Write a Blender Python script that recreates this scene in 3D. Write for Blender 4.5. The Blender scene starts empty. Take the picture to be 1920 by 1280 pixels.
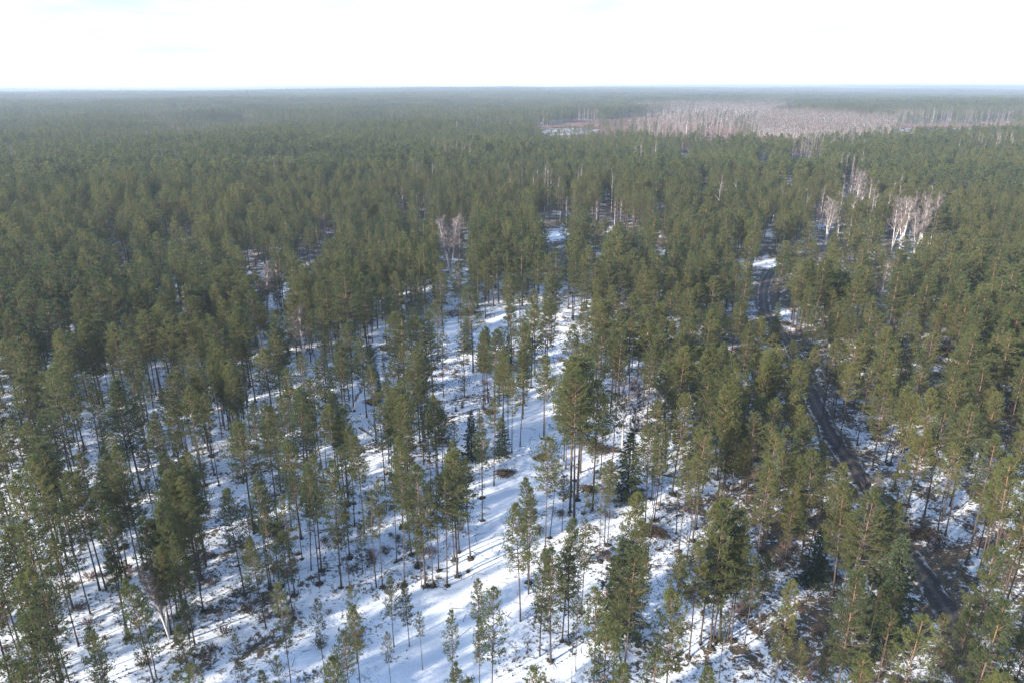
import bpy, math
import numpy as np

# ------------------------------------------------------------------ camera, sky, sun, exposure
SC = bpy.context.scene
COL = SC.collection
CAM_H = 60.0
F_PX = 1336.0            # focal length in pixels of a 1920 px wide picture
HORIZON = 158.0          # picture row of the horizon
PITCH = math.atan((640.0 - HORIZON) / F_PX)

cam_d = bpy.data.cameras.new('camera')
cam_d.sensor_fit = 'HORIZONTAL'
cam_d.sensor_width = 36.0
cam_d.lens = F_PX / 1920.0 * 36.0
cam_d.clip_start = 0.5
cam_d.clip_end = 80000.0
cam = bpy.data.objects.new('camera', cam_d)
cam.location = (0.0, 0.0, CAM_H)
cam.rotation_euler = (math.pi / 2 - PITCH, 0.0, 0.0)
COL.objects.link(cam)
SC.camera = cam

SUN_EL = math.radians(22.0)
SUN_DIR = np.array([-0.80, -0.60])          # ground direction towards the sun (left, behind the camera)
SUN_DIR = SUN_DIR / np.linalg.norm(SUN_DIR)
world = bpy.data.worlds.new('World')
SC.world = world
world.use_nodes = True
wn = world.node_tree
sky = wn.nodes.new('ShaderNodeTexSky')
sky.sky_type = 'NISHITA'
sky.sun_disc = False
sky.sun_elevation = SUN_EL
sky.sun_rotation = math.atan2(SUN_DIR[0], SUN_DIR[1])
sky.air_density = 1.0
sky.dust_density = 0.25
sky.ozone_density = 5.0
bg = wn.nodes['Background']
bg.inputs['Strength'].default_value = 0.15
gn = wn.nodes.new('ShaderNodeTexCoord')
sx_ = wn.nodes.new('ShaderNodeSeparateXYZ'); wn.links.new(gn.outputs['Generated'], sx_.inputs[0])
def wmath(op, a, b=None):
    n = wn.nodes.new('ShaderNodeMath'); n.operation = op
    for i, v in enumerate((a, b)):
        if isinstance(v, (int, float)): n.inputs[i].default_value = v
        elif v is not None: wn.links.new(v, n.inputs[i])
    return n.outputs[0]
lift = wmath('ADD', wmath('MAXIMUM', sx_.outputs['Z'], 0.0), 0.10)
cv = wn.nodes.new('ShaderNodeCombineXYZ')
wn.links.new(wmath('DIVIDE', sx_.outputs['X'], lift), cv.inputs[0]); wn.links.new(wmath('DIVIDE', sx_.outputs['Y'], lift), cv.inputs[1])
cn = wn.nodes.new('ShaderNodeTexNoise'); cn.inputs['Scale'].default_value = 0.55; cn.inputs['Detail'].default_value = 7; cn.inputs['Roughness'].default_value = 0.58
wn.links.new(cv.outputs[0], cn.inputs['Vector'])
cm = wn.nodes.new('ShaderNodeMapRange'); cm.interpolation_type = 'SMOOTHSTEP'
cm.inputs['From Min'].default_value = 0.40; cm.inputs['From Max'].default_value = 0.66; cm.inputs['To Max'].default_value = 0.85
wn.links.new(cn.outputs['Fac'], cm.inputs['Value'])
mx = wn.nodes.new('ShaderNodeMix'); mx.data_type = 'RGBA'; mx.inputs[7].default_value = (1.50, 1.72, 2.05, 1)
wn.links.new(cm.outputs['Result'], mx.inputs[0]); wn.links.new(sky.outputs['Color'], mx.inputs[6])
wn.links.new(mx.outputs[2], bg.inputs['Color'])

sun_d = bpy.data.lights.new('sun', 'SUN')
sun_d.energy = 4.0
sun_d.angle = math.radians(1.4)
sun_d.color = (1.0, 0.89, 0.75)
sun = bpy.data.objects.new('sun', sun_d)
ce, se = math.cos(SUN_EL), math.sin(SUN_EL)
from mathutils import Vector
sun.rotation_euler = Vector((SUN_DIR[0] * ce, SUN_DIR[1] * ce, se)).to_track_quat('Z', 'Y').to_euler()
sun.location = (-40, -30, 90)
COL.objects.link(sun)

SC.view_settings.view_transform = 'Standard'
SC.view_settings.look = 'None'
SC.view_settings.gamma = 1.0
SC.view_settings.use_curve_mapping = False
SC.view_settings.exposure = 1.74

SC.render.engine = 'CYCLES'
SC.cycles.use_denoising = True
SC.cycles.denoiser = 'OPENIMAGEDENOISE'
SC.cycles.denoising_input_passes = 'RGB_ALBEDO_NORMAL'
SC.cycles.denoising_prefilter = 'NONE'
SC.cycles.max_bounces = 4
SC.cycles.diffuse_bounces = 2
SC.cycles.glossy_bounces = 1
SC.cycles.transmission_bounces = 2
SC.cycles.transparent_max_bounces = 4
SC.cycles.volume_bounces = 1
SC.cycles.use_adaptive_sampling = False

# ------------------------------------------------------------------ picture <-> ground
SP, CP = math.sin(PITCH), math.cos(PITCH)

def ray(px, py):
    a, b = (px - 960.0) / F_PX, -(py - 640.0) / F_PX
    return np.array([a, b * SP + CP, b * CP - SP])

def at(px, py, z=0.0):
    d = ray(px, py)
    t = (z - CAM_H) / d[2]
    return d[0] * t, d[1] * t

def project(x, y, z):
    """ground point -> picture pixel (works on arrays)"""
    dz = np.asarray(z) - CAM_H
    depth = np.asarray(y) * CP - dz * SP
    up = np.asarray(y) * SP + dz * CP
    return 960.0 + F_PX * np.asarray(x) / depth, 640.0 - F_PX * up / depth, depth

# ------------------------------------------------------------------ noise and terrain
def _hash(ix, iy, s):
    h = (ix.astype(np.int64) * 374761393 + iy.astype(np.int64) * 668265263 + s * 974634541) & 0xffffffff
    h = ((h ^ (h >> 13)) * 1274126177) & 0xffffffff
    return ((h ^ (h >> 16)) & 0xffff) / 65535.0

def vnoise(x, y, s=0):
    x = np.asarray(x, float); y = np.asarray(y, float)
    ix = np.floor(x); iy = np.floor(y)
    fx = x - ix; fy = y - iy
    fx = fx * fx * (3 - 2 * fx); fy = fy * fy * (3 - 2 * fy)
    a = _hash(ix, iy, s); b = _hash(ix + 1, iy, s); c = _hash(ix, iy + 1, s); d = _hash(ix + 1, iy + 1, s)
    return (a * (1 - fx) + b * fx) * (1 - fy) + (c * (1 - fx) + d * fx) * fy

ROAD_PX = [(1832, 1262), (1775, 1140), (1716, 1055), (1662, 985), (1617, 905), (1590, 865), (1560, 823), (1538, 775),
           (1521, 737), (1499, 680), (1477, 639), (1454, 610), (1436, 584), (1432, 560), (1434, 535), (1447, 508),
           (1480, 492), (1540, 478), (1640, 462)]

def catmull(P, n):
    P = np.array(P, float)
    P = np.vstack([2 * P[0] - P[1], P, 2 * P[-1] - P[-2]])
    out = []
    for i in range(1, len(P) - 2):
        for t in np.linspace(0, 1, n, endpoint=False):
            p0, p1, p2, p3 = P[i - 1], P[i], P[i + 1], P[i + 2]
            out.append(0.5 * (2 * p1 + (p2 - p0) * t + (2 * p0 - 5 * p1 + 4 * p2 - p3) * t ** 2 + (3 * p1 - p0 - 3 * p2 + p3) * t ** 3))
    out.append(P[-2])
    return np.array(out)

ROAD = catmull([at(x, y) for x, y in ROAD_PX], 10)
ROAD_HALF = 1.75

def road_dist(x, y):
    x = np.asarray(x, float).ravel(); y = np.asarray(y, float).ravel()
    best = np.full(x.shape, 1e9)
    for i in range(len(ROAD) - 1):
        a, b = ROAD[i], ROAD[i + 1]
        ab = b - a
        t = np.clip(((x - a[0]) * ab[0] + (y - a[1]) * ab[1]) / (ab @ ab), 0, 1)
        best = np.minimum(best, np.hypot(x - a[0] - t * ab[0], y - a[1] - t * ab[1]))
    return best

def low_height(x, y):
    r = np.hypot(x, y)
    amp = np.clip((r - 250) / 2500, 0, 1)
    far = (vnoise(np.asarray(x) / 2600 + 9.1, np.asarray(y) / 2600 + 4.7, 7) - 0.55) * 40 * amp * np.clip((r - 1500) / 5000, 0, 1)
    far = far + (vnoise(np.asarray(x) / 5200 + 2.1, np.asarray(y) / 4200 + 6.7, 8) - 0.4) * 70 * np.clip((r - 7000) / 7000, 0, 1)
    return (vnoise(np.asarray(x) / 38 + 3.3, np.asarray(y) / 38 + 8.2, 1) - 0.5) * 1.3 + far

def height(x, y, rd=None):
    shp = np.shape(x)
    x = np.asarray(x, float).ravel(); y = np.asarray(y, float).ravel()
    if rd is None:
        rd = np.full(x.shape, 1e9)
        near = np.hypot(x, y) < 420
        if near.any():
            rd[near] = road_dist(x[near], y[near])
    m = np.clip((rd - 2.0) / 4.0, 0, 1)
    h = low_height(x, y)
    b = (vnoise(x / 5.5, y / 5.5, 2) - 0.5) * 0.45 + (vnoise(x / 2.1, y / 2.1, 3) - 0.5) * 0.22
    h = h + b * m - 0.10 * np.clip((3.0 - rd) / 0.9, 0, 1)
    return h.reshape(shp) if shp else float(h[0])

# ------------------------------------------------------------------ materials
def mat(name):
    m = bpy.data.materials.new(name)
    m.use_nodes = True
    nt = m.node_tree
    p = nt.nodes['Principled BSDF']
    p.inputs['Roughness'].default_value = 0.9
    p.inputs['Specular IOR Level'].default_value = 0.15
    return m, nt, p

def ramp(nt, stops, fac=None, interp='LINEAR'):
    r = nt.nodes.new('ShaderNodeValToRGB')
    r.color_ramp.interpolation = interp
    els = r.color_ramp.elements
    els[0].position, els[0].color = stops[0][0], (*stops[0][1], 1)
    els[1].position, els[1].color = stops[-1][0], (*stops[-1][1], 1)
    for pos, c in stops[1:-1]:
        e = els.new(pos); e.color = (*c, 1)
    if fac is not None:
        nt.links.new(fac, r.inputs['Fac'])
    return r

def math_node(nt, op, a, b=None, clamp=False):
    n = nt.nodes.new('ShaderNodeMath'); n.operation = op; n.use_clamp = clamp
    for i, v in enumerate((a, b)):
        if v is None: continue
        if isinstance(v, (int, float)): n.inputs[i].default_value = v
        else: nt.links.new(v, n.inputs[i])
    return n.outputs[0]

def mixc(nt, fac, a, b):
    n = nt.nodes.new('ShaderNodeMix'); n.data_type = 'RGBA'
    for sock, v in ((n.inputs[0], fac), (n.inputs[6], a), (n.inputs[7], b)):
        if isinstance(v, (int, float)): sock.default_value = v
        elif isinstance(v, tuple): sock.default_value = (*v, 1)
        else: nt.links.new(v, sock)
    return n.outputs[2]

def attr(nt, name):
    n = nt.nodes.new('ShaderNodeAttribute'); n.attribute_name = name
    return n.outputs['Fac']

def noise(nt, scale, detail=4.0, rough=0.6, vec=None, dist=0.0):
    n = nt.nodes.new('ShaderNodeTexNoise')
    n.inputs['Scale'].default_value = scale
    n.inputs['Detail'].default_value = detail
    n.inputs['Roughness'].default_value = rough
    n.inputs['Distortion'].default_value = dist
    if vec is not None: nt.links.new(vec, n.inputs['Vector'])
    return n.outputs['Fac']

def leaf_mat(name, stops, dead=(0.12, 0.085, 0.045), translucent=0.58):
    m, nt, p = mat(name)
    oi = nt.nodes.new('ShaderNodeObjectInfo'); rnd = oi.outputs['Random']
    sp = nt.nodes.new('ShaderNodeSeparateColor'); nt.links.new(oi.outputs['Color'], sp.inputs[0])
    v = attr(nt, 'var')
    f = math_node(nt, 'ADD', math_node(nt, 'MULTIPLY', rnd, 0.62), math_node(nt, 'MULTIPLY', v, 0.38))
    f = math_node(nt, 'ADD', f, math_node(nt, 'SUBTRACT', 1.0, sp.outputs[0]))       # a tree's own tint
    pos = nt.nodes.new('ShaderNodeNewGeometry').outputs['Position']
    f = math_node(nt, 'ADD', f, math_node(nt, 'MULTIPLY', math_node(nt, 'SUBTRACT', noise(nt, 0.009, 2, 0.5, pos), 0.5), 0.9))
    c = ramp(nt, stops, f).outputs['Color']
    c = mixc(nt, math_node(nt, 'GREATER_THAN', v, 0.93), c, dead)
    nt.links.new(c, p.inputs['Base Color'])
    p.inputs['Roughness'].default_value = 0.62
    p.inputs['Specular IOR Level'].default_value = 0.35
    tr = nt.nodes.new('ShaderNodeBsdfTranslucent')
    nt.links.new(c, tr.inputs['Color'])
    mx = nt.nodes.new('ShaderNodeMixShader')
    mx.inputs[0].default_value = translucent
    nt.links.new(p.outputs[0], mx.inputs[1]); nt.links.new(tr.outputs[0], mx.inputs[2])
    nt.links.new(mx.outputs[0], nt.nodes['Material Output'].inputs['Surface'])
    return m

M = {}
M['needle'] = leaf_mat('pine_needles', [(0.0, (0.066, 0.092, 0.042)), (0.35, (0.118, 0.142, 0.055)),
                                        (0.7, (0.160, 0.174, 0.058)), (1.0, (0.210, 0.208, 0.064))])
M['spruce'] = leaf_mat('spruce_needles', [(0.0, (0.030, 0.048, 0.020)), (0.5, (0.042, 0.062, 0.022)), (1.0, (0.060, 0.080, 0.026))],
                       dead=(0.07, 0.055, 0.03), translucent=0.12)

m, nt, p = mat('pine_bark')
hf = attr(nt, 'hfrac')
c = ramp(nt, [(0.0, (0.062, 0.050, 0.045)), (0.45, (0.085, 0.066, 0.056)), (0.70, (0.16, 0.102, 0.068)), (1.0, (0.24, 0.135, 0.07))], hf).outputs['Color']
g = noise(nt, 9.0, 5)
c = mixc(nt, math_node(nt, 'MULTIPLY', math_node(nt, 'GREATER_THAN', g, 0.55), 0.55), c, (0.055, 0.045, 0.04))
nt.links.new(c, p.inputs['Base Color'])
M['bark'] = m

m, nt, p = mat('birch_bark')
hf = attr(nt, 'hfrac')
g = noise(nt, 5.0, 4)
c = ramp(nt, [(0.0, (0.50, 0.48, 0.46)), (0.75, (0.42, 0.38, 0.36)), (1.0, (0.17, 0.135, 0.125))], hf).outputs['Color']
c = mixc(nt, math_node(nt, 'GREATER_THAN', g, 0.64), c, (0.08, 0.07, 0.065))
nt.links.new(c, p.inputs['Base Color'])
M['birch'] = m

m, nt, p = mat('birch_twigs')
rnd = nt.nodes.new('ShaderNodeObjectInfo').outputs['Random']
c = ramp(nt, [(0.0, (0.090, 0.072, 0.068)), (0.5, (0.120, 0.098, 0.092)), (1.0, (0.160, 0.132, 0.122))],
         math_node(nt, 'ADD', math_node(nt, 'MULTIPLY', rnd, 0.5), math_node(nt, 'MULTIPLY', attr(nt, 'var'), 0.5))).outputs['Color']
nt.links.new(c, p.inputs['Base Color'])
M['twig'] = m

m, nt, p = mat('pale_birch_twigs')
c = ramp(nt, [(0.0, (0.15, 0.125, 0.118)), (1.0, (0.26, 0.225, 0.21))], attr(nt, 'var')).outputs['Color']
nt.links.new(c, p.inputs['Base Color'])
M['pale_twig'] = m

m, nt, p = mat('dark_twigs')
c = ramp(nt, [(0.0, (0.050, 0.038, 0.030)), (0.6, (0.085, 0.062, 0.046)), (1.0, (0.15, 0.105, 0.075))], attr(nt, 'var')).outputs['Color']
nt.links.new(c, p.inputs['Base Color'])
M['brush'] = m

m, nt, p = mat('willow_twigs')
c = ramp(nt, [(0.0, (0.13, 0.085, 0.08)), (0.5, (0.18, 0.12, 0.11)), (1.0, (0.25, 0.17, 0.15))], attr(nt, 'var')).outputs['Color']
nt.links.new(c, p.inputs['Base Color'])
M['willow'] = m

m, nt, p = mat('heath')
c = ramp(nt, [(0.0, (0.035, 0.032, 0.022)), (0.5, (0.060, 0.052, 0.030)), (0.8, (0.105, 0.080, 0.048)), (1.0, (0.16, 0.125, 0.075))], attr(nt, 'var')).outputs['Color']
nt.links.new(c, p.inputs['Base Color'])
M['heath'] = m

m, nt, p = mat('forest_litter')
tc = nt.nodes.new('ShaderNodeTexCoord').outputs['Object']
c = ramp(nt, [(0.3, (0.028, 0.024, 0.018)), (0.55, (0.050, 0.042, 0.028)), (0.75, (0.085, 0.065, 0.042))], noise(nt, 7.0, 6, 0.7, tc)).outputs['Color']
nt.links.new(c, p.inputs['Base Color'])
M['litter'] = m

m, nt, p = mat('cut_wood')
tc = nt.nodes.new('ShaderNodeTexCoord').outputs['Object']
c = ramp(nt, [(0.3, (0.22, 0.15, 0.09)), (0.7, (0.34, 0.25, 0.16))], noise(nt, 12.0, 4, 0.6, tc)).outputs['Color']
nt.links.new(c, p.inputs['Base Color'])
M['wood'] = m

# snow with the litter, moss and heather that show through it
m, nt, p = mat('snow_ground')
geo = nt.nodes.new('ShaderNodeNewGeometry').outputs['Position']
big = noise(nt, 0.035, 3, 0.5, geo)
mid = noise(nt, 0.20, 5, 0.62, geo, 0.5)
fine = noise(nt, 1.5, 6, 0.72, geo, 0.8)
speck = noise(nt, 4.2, 4, 0.7, geo)
bare = attr(nt, 'bare')
cover = math_node(nt, 'ADD', math_node(nt, 'MULTIPLY', fine, 0.52), math_node(nt, 'ADD', math_node(nt, 'MULTIPLY', mid, 0.44), math_node(nt, 'MULTIPLY', big, 0.20)))
cover = math_node(nt, 'ADD', cover, math_node(nt, 'MULTIPLY', bare, 0.22))
edge = nt.nodes.new('ShaderNodeMapRange'); edge.interpolation_type = 'SMOOTHSTEP'
edge.inputs['From Min'].default_value = 0.585; edge.inputs['From Max'].default_value = 0.66
nt.links.new(cover, edge.inputs['Value'])
snowc = ramp(nt, [(0.3, (0.66, 0.70, 0.75)), (0.7, (0.78, 0.81, 0.84))], mid).outputs['Color']
litc = ramp(nt, [(0.3, (0.045, 0.038, 0.028)), (0.5, (0.085, 0.066, 0.044)), (0.68, (0.16, 0.12, 0.075)), (0.8, (0.23, 0.185, 0.12))], speck).outputs['Color']
nt.links.new(mixc(nt, edge.outputs['Result'], snowc, litc), p.inputs['Base Color'])
bump = nt.nodes.new('ShaderNodeBump'); bump.inputs['Strength'].default_value = 0.9; bump.inputs['Distance'].default_value = 0.25
nt.links.new(math_node(nt, 'ADD', math_node(nt, 'MULTIPLY', fine, 0.7), math_node(nt, 'MULTIPLY', speck, 0.3)), bump.inputs['Height'])
nt.links.new(bump.outputs[0], p.inputs['Normal'])
p.inputs['Roughness'].default_value = 0.75
M['snow'] = m

m, nt, p = mat('road_gravel')
geo = nt.nodes.new('ShaderNodeNewGeometry').outputs['Position']
w = attr(nt, 'across')
g = noise(nt, 1.1, 6, 0.7, geo)
g2 = noise(nt, 0.45, 4, 0.6, geo, 1.0)
c = ramp(nt, [(0.3, (0.034, 0.029, 0.027)), (0.55, (0.052, 0.044, 0.040)), (0.75, (0.085, 0.072, 0.064))], g).outputs['Color']
strip = math_node(nt, 'SUBTRACT', 1.0, math_node(nt, 'MULTIPLY', math_node(nt, 'ABSOLUTE', w), 2.6), True)
strip = math_node(nt, 'MULTIPLY', strip, math_node(nt, 'MULTIPLY', g2, 1.3), True)
c = mixc(nt, strip, c, (0.115, 0.10, 0.08))
side = math_node(nt, 'ADD', math_node(nt, 'MULTIPLY', math_node(nt, 'SUBTRACT', math_node(nt, 'ABSOLUTE', w), 0.80), 3.0), math_node(nt, 'MULTIPLY', math_node(nt, 'SUBTRACT', math_node(nt, 'ADD', math_node(nt, 'MULTIPLY', g2, 0.5), math_node(nt, 'MULTIPLY', g, 0.5)), 0.50), 9.0), True)
rut = math_node(nt, 'SUBTRACT', 1.0, math_node(nt, 'MULTIPLY', math_node(nt, 'ABSOLUTE', math_node(nt, 'SUBTRACT', math_node(nt, 'ABSOLUTE', w), 0.46)), 6.0), True)
c = mixc(nt, math_node(nt, 'MULTIPLY', rut, 0.6), c, (0.038, 0.031, 0.028))
g3 = noise(nt, 0.8, 5, 0.65, geo, 1.5)
slush = math_node(nt, 'MULTIPLY', math_node(nt, 'SUBTRACT', g3, 0.56), 9.0, True)
c = mixc(nt, math_node(nt, 'MULTIPLY', slush, 0.25), c, (0.40, 0.39, 0.39))
c = mixc(nt, math_node(nt, 'MULTIPLY', side, math_node(nt, 'MULTIPLY', math_node(nt, 'ABSOLUTE', w), 1.1), True), c, (0.45, 0.44, 0.43))
nt.links.new(c, p.inputs['Base Color'])
bump = nt.nodes.new('ShaderNodeBump'); bump.inputs['Strength'].default_value = 0.6; bump.inputs['Distance'].default_value = 0.1
nt.links.new(g, bump.inputs['Height']); nt.links.new(bump.outputs[0], p.inputs['Normal'])
p.inputs['Roughness'].default_value = 0.7
M['road'] = m

# ------------------------------------------------------------------ mesh helpers
class MB:
    """collects triangles and quads with per-corner-vertex attributes"""
    def __init__(self): self.v, self.f, self.var, self.hf, self.mi, self.n = [], [], [], [], [], 0
    def add(self, V, F, mi=0, var=0.5, hf=0.0):
        V = np.asarray(V, float); F = np.asarray(F, int)
        self.v.append(V); self.f.append((F + self.n, mi))
        self.var.append(np.broadcast_to(np.asarray(var, float), (len(V),)))
        self.hf.append(np.broadcast_to(np.asarray(hf, float), (len(V),)))
        self.n += len(V)
    def arrays(self):
        return np.vstack(self.v), self.f, np.concatenate(self.var), np.concatenate(self.hf)
    def merge(self, other, mi_off=0, scale=1.0, rot=0.0, off=(0, 0, 0)):
        V, F, va, hf = other.arrays()
        c, s = math.cos(rot), math.sin(rot)
        sc = np.broadcast_to(np.asarray(scale, float), (3,))
        V = V * sc
        V = np.column_stack([V[:, 0] * c - V[:, 1] * s, V[:, 0] * s + V[:, 1] * c, V[:, 2]]) + np.asarray(off, float)
        base = self.n
        self.v.append(V); self.var.append(va); self.hf.append(hf)
        for f, mi in F: self.f.append((f + base, mi + mi_off))
        self.n += len(V)
    def mesh(self, name, mats, smooth=False):
        V, FL, va, hf = self.arrays()
        me = bpy.data.meshes.new(name)
        counts = np.concatenate([np.full(len(f), f.shape[1]) for f, _ in FL if len(f)])
        loops = np.concatenate([f.ravel() for f, _ in FL if len(f)])
        mi = np.concatenate([np.full(len(f), i) for f, i in FL if len(f)])
        me.vertices.add(len(V)); me.vertices.foreach_set('co', V.astype(np.float32).ravel())
        me.loops.add(len(loops)); me.loops.foreach_set('vertex_index', loops.astype(np.int32))
        me.polygons.add(len(counts))
        starts = np.concatenate([[0], np.cumsum(counts)[:-1]])
        me.polygons.foreach_set('loop_start', starts.astype(np.int32))
        me.polygons.foreach_set('loop_total', counts.astype(np.int32))
        me.polygons.foreach_set('material_index', mi.astype(np.int32))
        if smooth: me.polygons.foreach_set('use_smooth', np.ones(len(counts), bool))
        for nm, arr in (('var', va), ('hfrac', hf)):
            a = me.attributes.new(nm, 'FLOAT', 'POINT'); a.data.foreach_set('value', arr.astype(np.float32))
        for k in mats: me.materials.append(M[k])
        me.update(calc_edges=True)
        return me

def unit(a):
    return a / np.maximum(np.linalg.norm(a, axis=-1, keepdims=True), 1e-9)

def tube(mb, pts, radii, sides=5, mi=0, var=0.5, hf=None, cap=True):
    pts = np.asarray(pts, float); n = len(pts)
    d = np.gradient(pts, axis=0); d = unit(d)
    ref = np.where(np.abs(d[:, 2:3]) > 0.9, np.array([[1.0, 0, 0]]), np.array([[0, 0, 1.0]]))
    u = unit(np.cross(d, ref)); w = np.cross(d, u)
    a = np.arange(sides) * 2 * math.pi / sides
    V = pts[:, None, :] + np.asarray(radii)[:, None, None] * (np.cos(a)[None, :, None] * u[:, None, :] + np.sin(a)[None, :, None] * w[:, None, :])
    i = np.arange(n - 1)[:, None] * sides; j = np.arange(sides)[None, :]; k = (j + 1) % sides
    F = np.stack([i + j, i + k, i + sides + k, i + sides + j], -1).reshape(-1, 4)
    h = np.repeat(np.linspace(0, 1, n) if hf is None else np.broadcast_to(hf, (n,)), sides)
    mb.add(V.reshape(-1, 3), F, mi, var, h)
    if cap:
        top = V[-1]; mb.add(np.vstack([top, pts[-1:]]), [[q, (q + 1) % sides, sides] for q in range(sides)], mi, var, h[-1])

def tufts(mb, rng, P, D, L, k, width, spread, mi=0, var=None, back=0.0):
    """needle brushes: k narrow triangles round the axis D at every P"""
    P = np.repeat(np.asarray(P), k, 0); D = np.repeat(unit(np.asarray(D)), k, 0)
    L = np.repeat(np.asarray(L) * np.ones(len(P) // k), k) * rng.uniform(0.7, 1.2, len(P))
    d = unit(D + spread * rng.normal(size=P.shape))
    s = unit(np.cross(d, rng.normal(size=P.shape))) * (width * rng.uniform(0.7, 1.3, (len(P), 1)) * 0.5)
    b = P - d * back
    V = np.stack([b - s, b + s, b + d * L[:, None]], 1).reshape(-1, 3)
    F = np.arange(len(V)).reshape(-1, 3)
    if var is None: var = rng.uniform(0, 1, len(P) // k)
    mb.add(V, F, mi, np.repeat(var, 3 * k), 1.0)

def trunk_path(rng, H, sway, n=11):
    z = np.linspace(0, H, n); t = z / H
    ph = rng.uniform(0, 6.28, 2); am = rng.uniform(0.3, 1.0, 2) * sway
    x = am[0] * np.sin(t * 3.1 + ph[0]) - am[0] * math.sin(ph[0])
    y = am[1] * np.sin(t * 2.7 + ph[1]) - am[1] * math.sin(ph[1])
    return np.column_stack([x, y, z])

def pine(seed, H=16.0, crown0=0.55, R=1.5, whorls=13, per=5, sub=5, tuft_k=8, tl=0.27, tw=0.06, lod=0, r0=0.13, dome=0.6, droop=0.0, gap=0.0):
    """returns (trunk, branches, needles)"""
    rng = np.random.default_rng(seed)
    tr, br, nd = MB(), MB(), MB()
    path = trunk_path(rng, H, 0.12 if lod else 0.22)
    tt = np.linspace(0, 1, len(path))
    tube(tr, path, r0 * (1 - tt) ** 0.75 + 0.02 + 0.05 * np.exp(-tt * 40), 3 if lod > 1 else (5 if lod else 7), 0, 0.5, tt)
    def pos(z): return np.array([np.interp(z, path[:, 2], path[:, 0]), np.interp(z, path[:, 2], path[:, 1]), z])
    P, D = [], []
    z0 = H * crown0
    for w in range(whorls):
        t = (w + rng.uniform(-0.25, 0.25)) / (whorls - 1)
        t = min(max(t, 0.0), 1.0)
        z = z0 + (H - z0) * (t ** 0.92) * 0.985
        prof = (1 - t) ** dome * (0.55 + 0.45 * min(1, t / 0.28)) + 0.07
        a0 = rng.uniform(0, 6.28)
        n = per if t < 0.85 else max(3, per - 1)
        for b in range(n):
            if rng.uniform() < gap: continue
            az = a0 + b * 6.283 / n + rng.normal() * 0.3
            ln = R * prof * rng.uniform(0.62, 1.22)
            el = math.radians(-8 - droop + 62 * t ** 1.2 + rng.normal() * 9)
            hor = np.array([math.cos(az), math.sin(az), 0])
            base = pos(z)
            k = 5
            s = np.linspace(0, 1, k)
            up = math.tan(min(el, 1.2))
            pts = base + (hor[None, :] * s[:, None] + np.array([0, 0, 1.0]) * (up * s + 0.28 * s ** 2 - 0.06)[:, None]) * ln * (1 / math.hypot(1, up * 0.8))
            if lod == 0 or (lod == 1 and b % 2 == 0):
                tube(br, pts, np.linspace(0.028 + 0.012 * ln, 0.008, k), 3, 0, 0.5, 0.55 + 0.45 * s, cap=False)
            side = np.array([-hor[1], hor[0], 0])
            ns = max(2, int(sub * (0.45 + 0.75 * ln / R)))
            for q in range(ns):
                f = 0.34 + 0.66 * (q + rng.uniform(0, 1)) / ns
                o = np.array([np.interp(f, s, pts[:, c]) for c in range(3)])
                sg = 1 if (q % 2) else -1
                dirb = unit(hor * rng.uniform(0.5, 1.1) + side * sg * rng.uniform(0.25, 1.0) + np.array([0, 0, rng.uniform(0.05, 0.75)]))
                bl = ln * rng.uniform(0.18, 0.42) * (1.15 - 0.5 * f) + 0.10
                m_ = 3 if lod == 0 else (2 if lod == 1 else 1)
                for u_ in np.linspace(0.35, 1.0, m_):
                    P.append(o + dirb * bl * u_ + rng.normal(size=3) * 0.09); D.append(dirb + np.array([0, 0, 0.6]) + rng.normal(size=3) * 0.2)
            P.append(pts[-1]); D.append(unit(pts[-1] - pts[-2]) + np.array([0, 0, 0.5]))
    for q in range(4):
        P.append(pos(H) + rng.normal(size=3) * 0.05); D.append(np.array([rng.normal() * 0.3, rng.normal() * 0.3, 1.0]))
    if lod == 0:                                   # dead stubs below the crown
        for q in range(9):
            z = H * rng.uniform(0.25, crown0); az = rng.uniform(0, 6.28); ln = rng.uniform(0.25, 0.9)
            o = pos(z); e = o + np.array([math.cos(az) * ln, math.sin(az) * ln, rng.uniform(-0.25, 0.1) * ln])
            tube(br, [o, (o + e) / 2, e], [0.016, 0.012, 0.006], 3, 0, 0.5, 0.4, cap=False)
    P = np.array(P); D = np.array(D)
    clump = vnoise(P[:, 0] * 1.6 + P[:, 2] * 0.7 + seed, P[:, 1] * 1.6 + P[:, 2] * 1.3, seed)
    var = np.clip(0.15 + 0.7 * clump + rng.normal(size=len(P)) * 0.12, 0, 0.92)
    var = np.where(rng.uniform(size=len(P)) < 0.03, 0.97, var)
    tufts(nd, rng, P, D, tl, tuft_k, tw, 0.62, 0, var, back=0.05)
    return tr, br, nd

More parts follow.
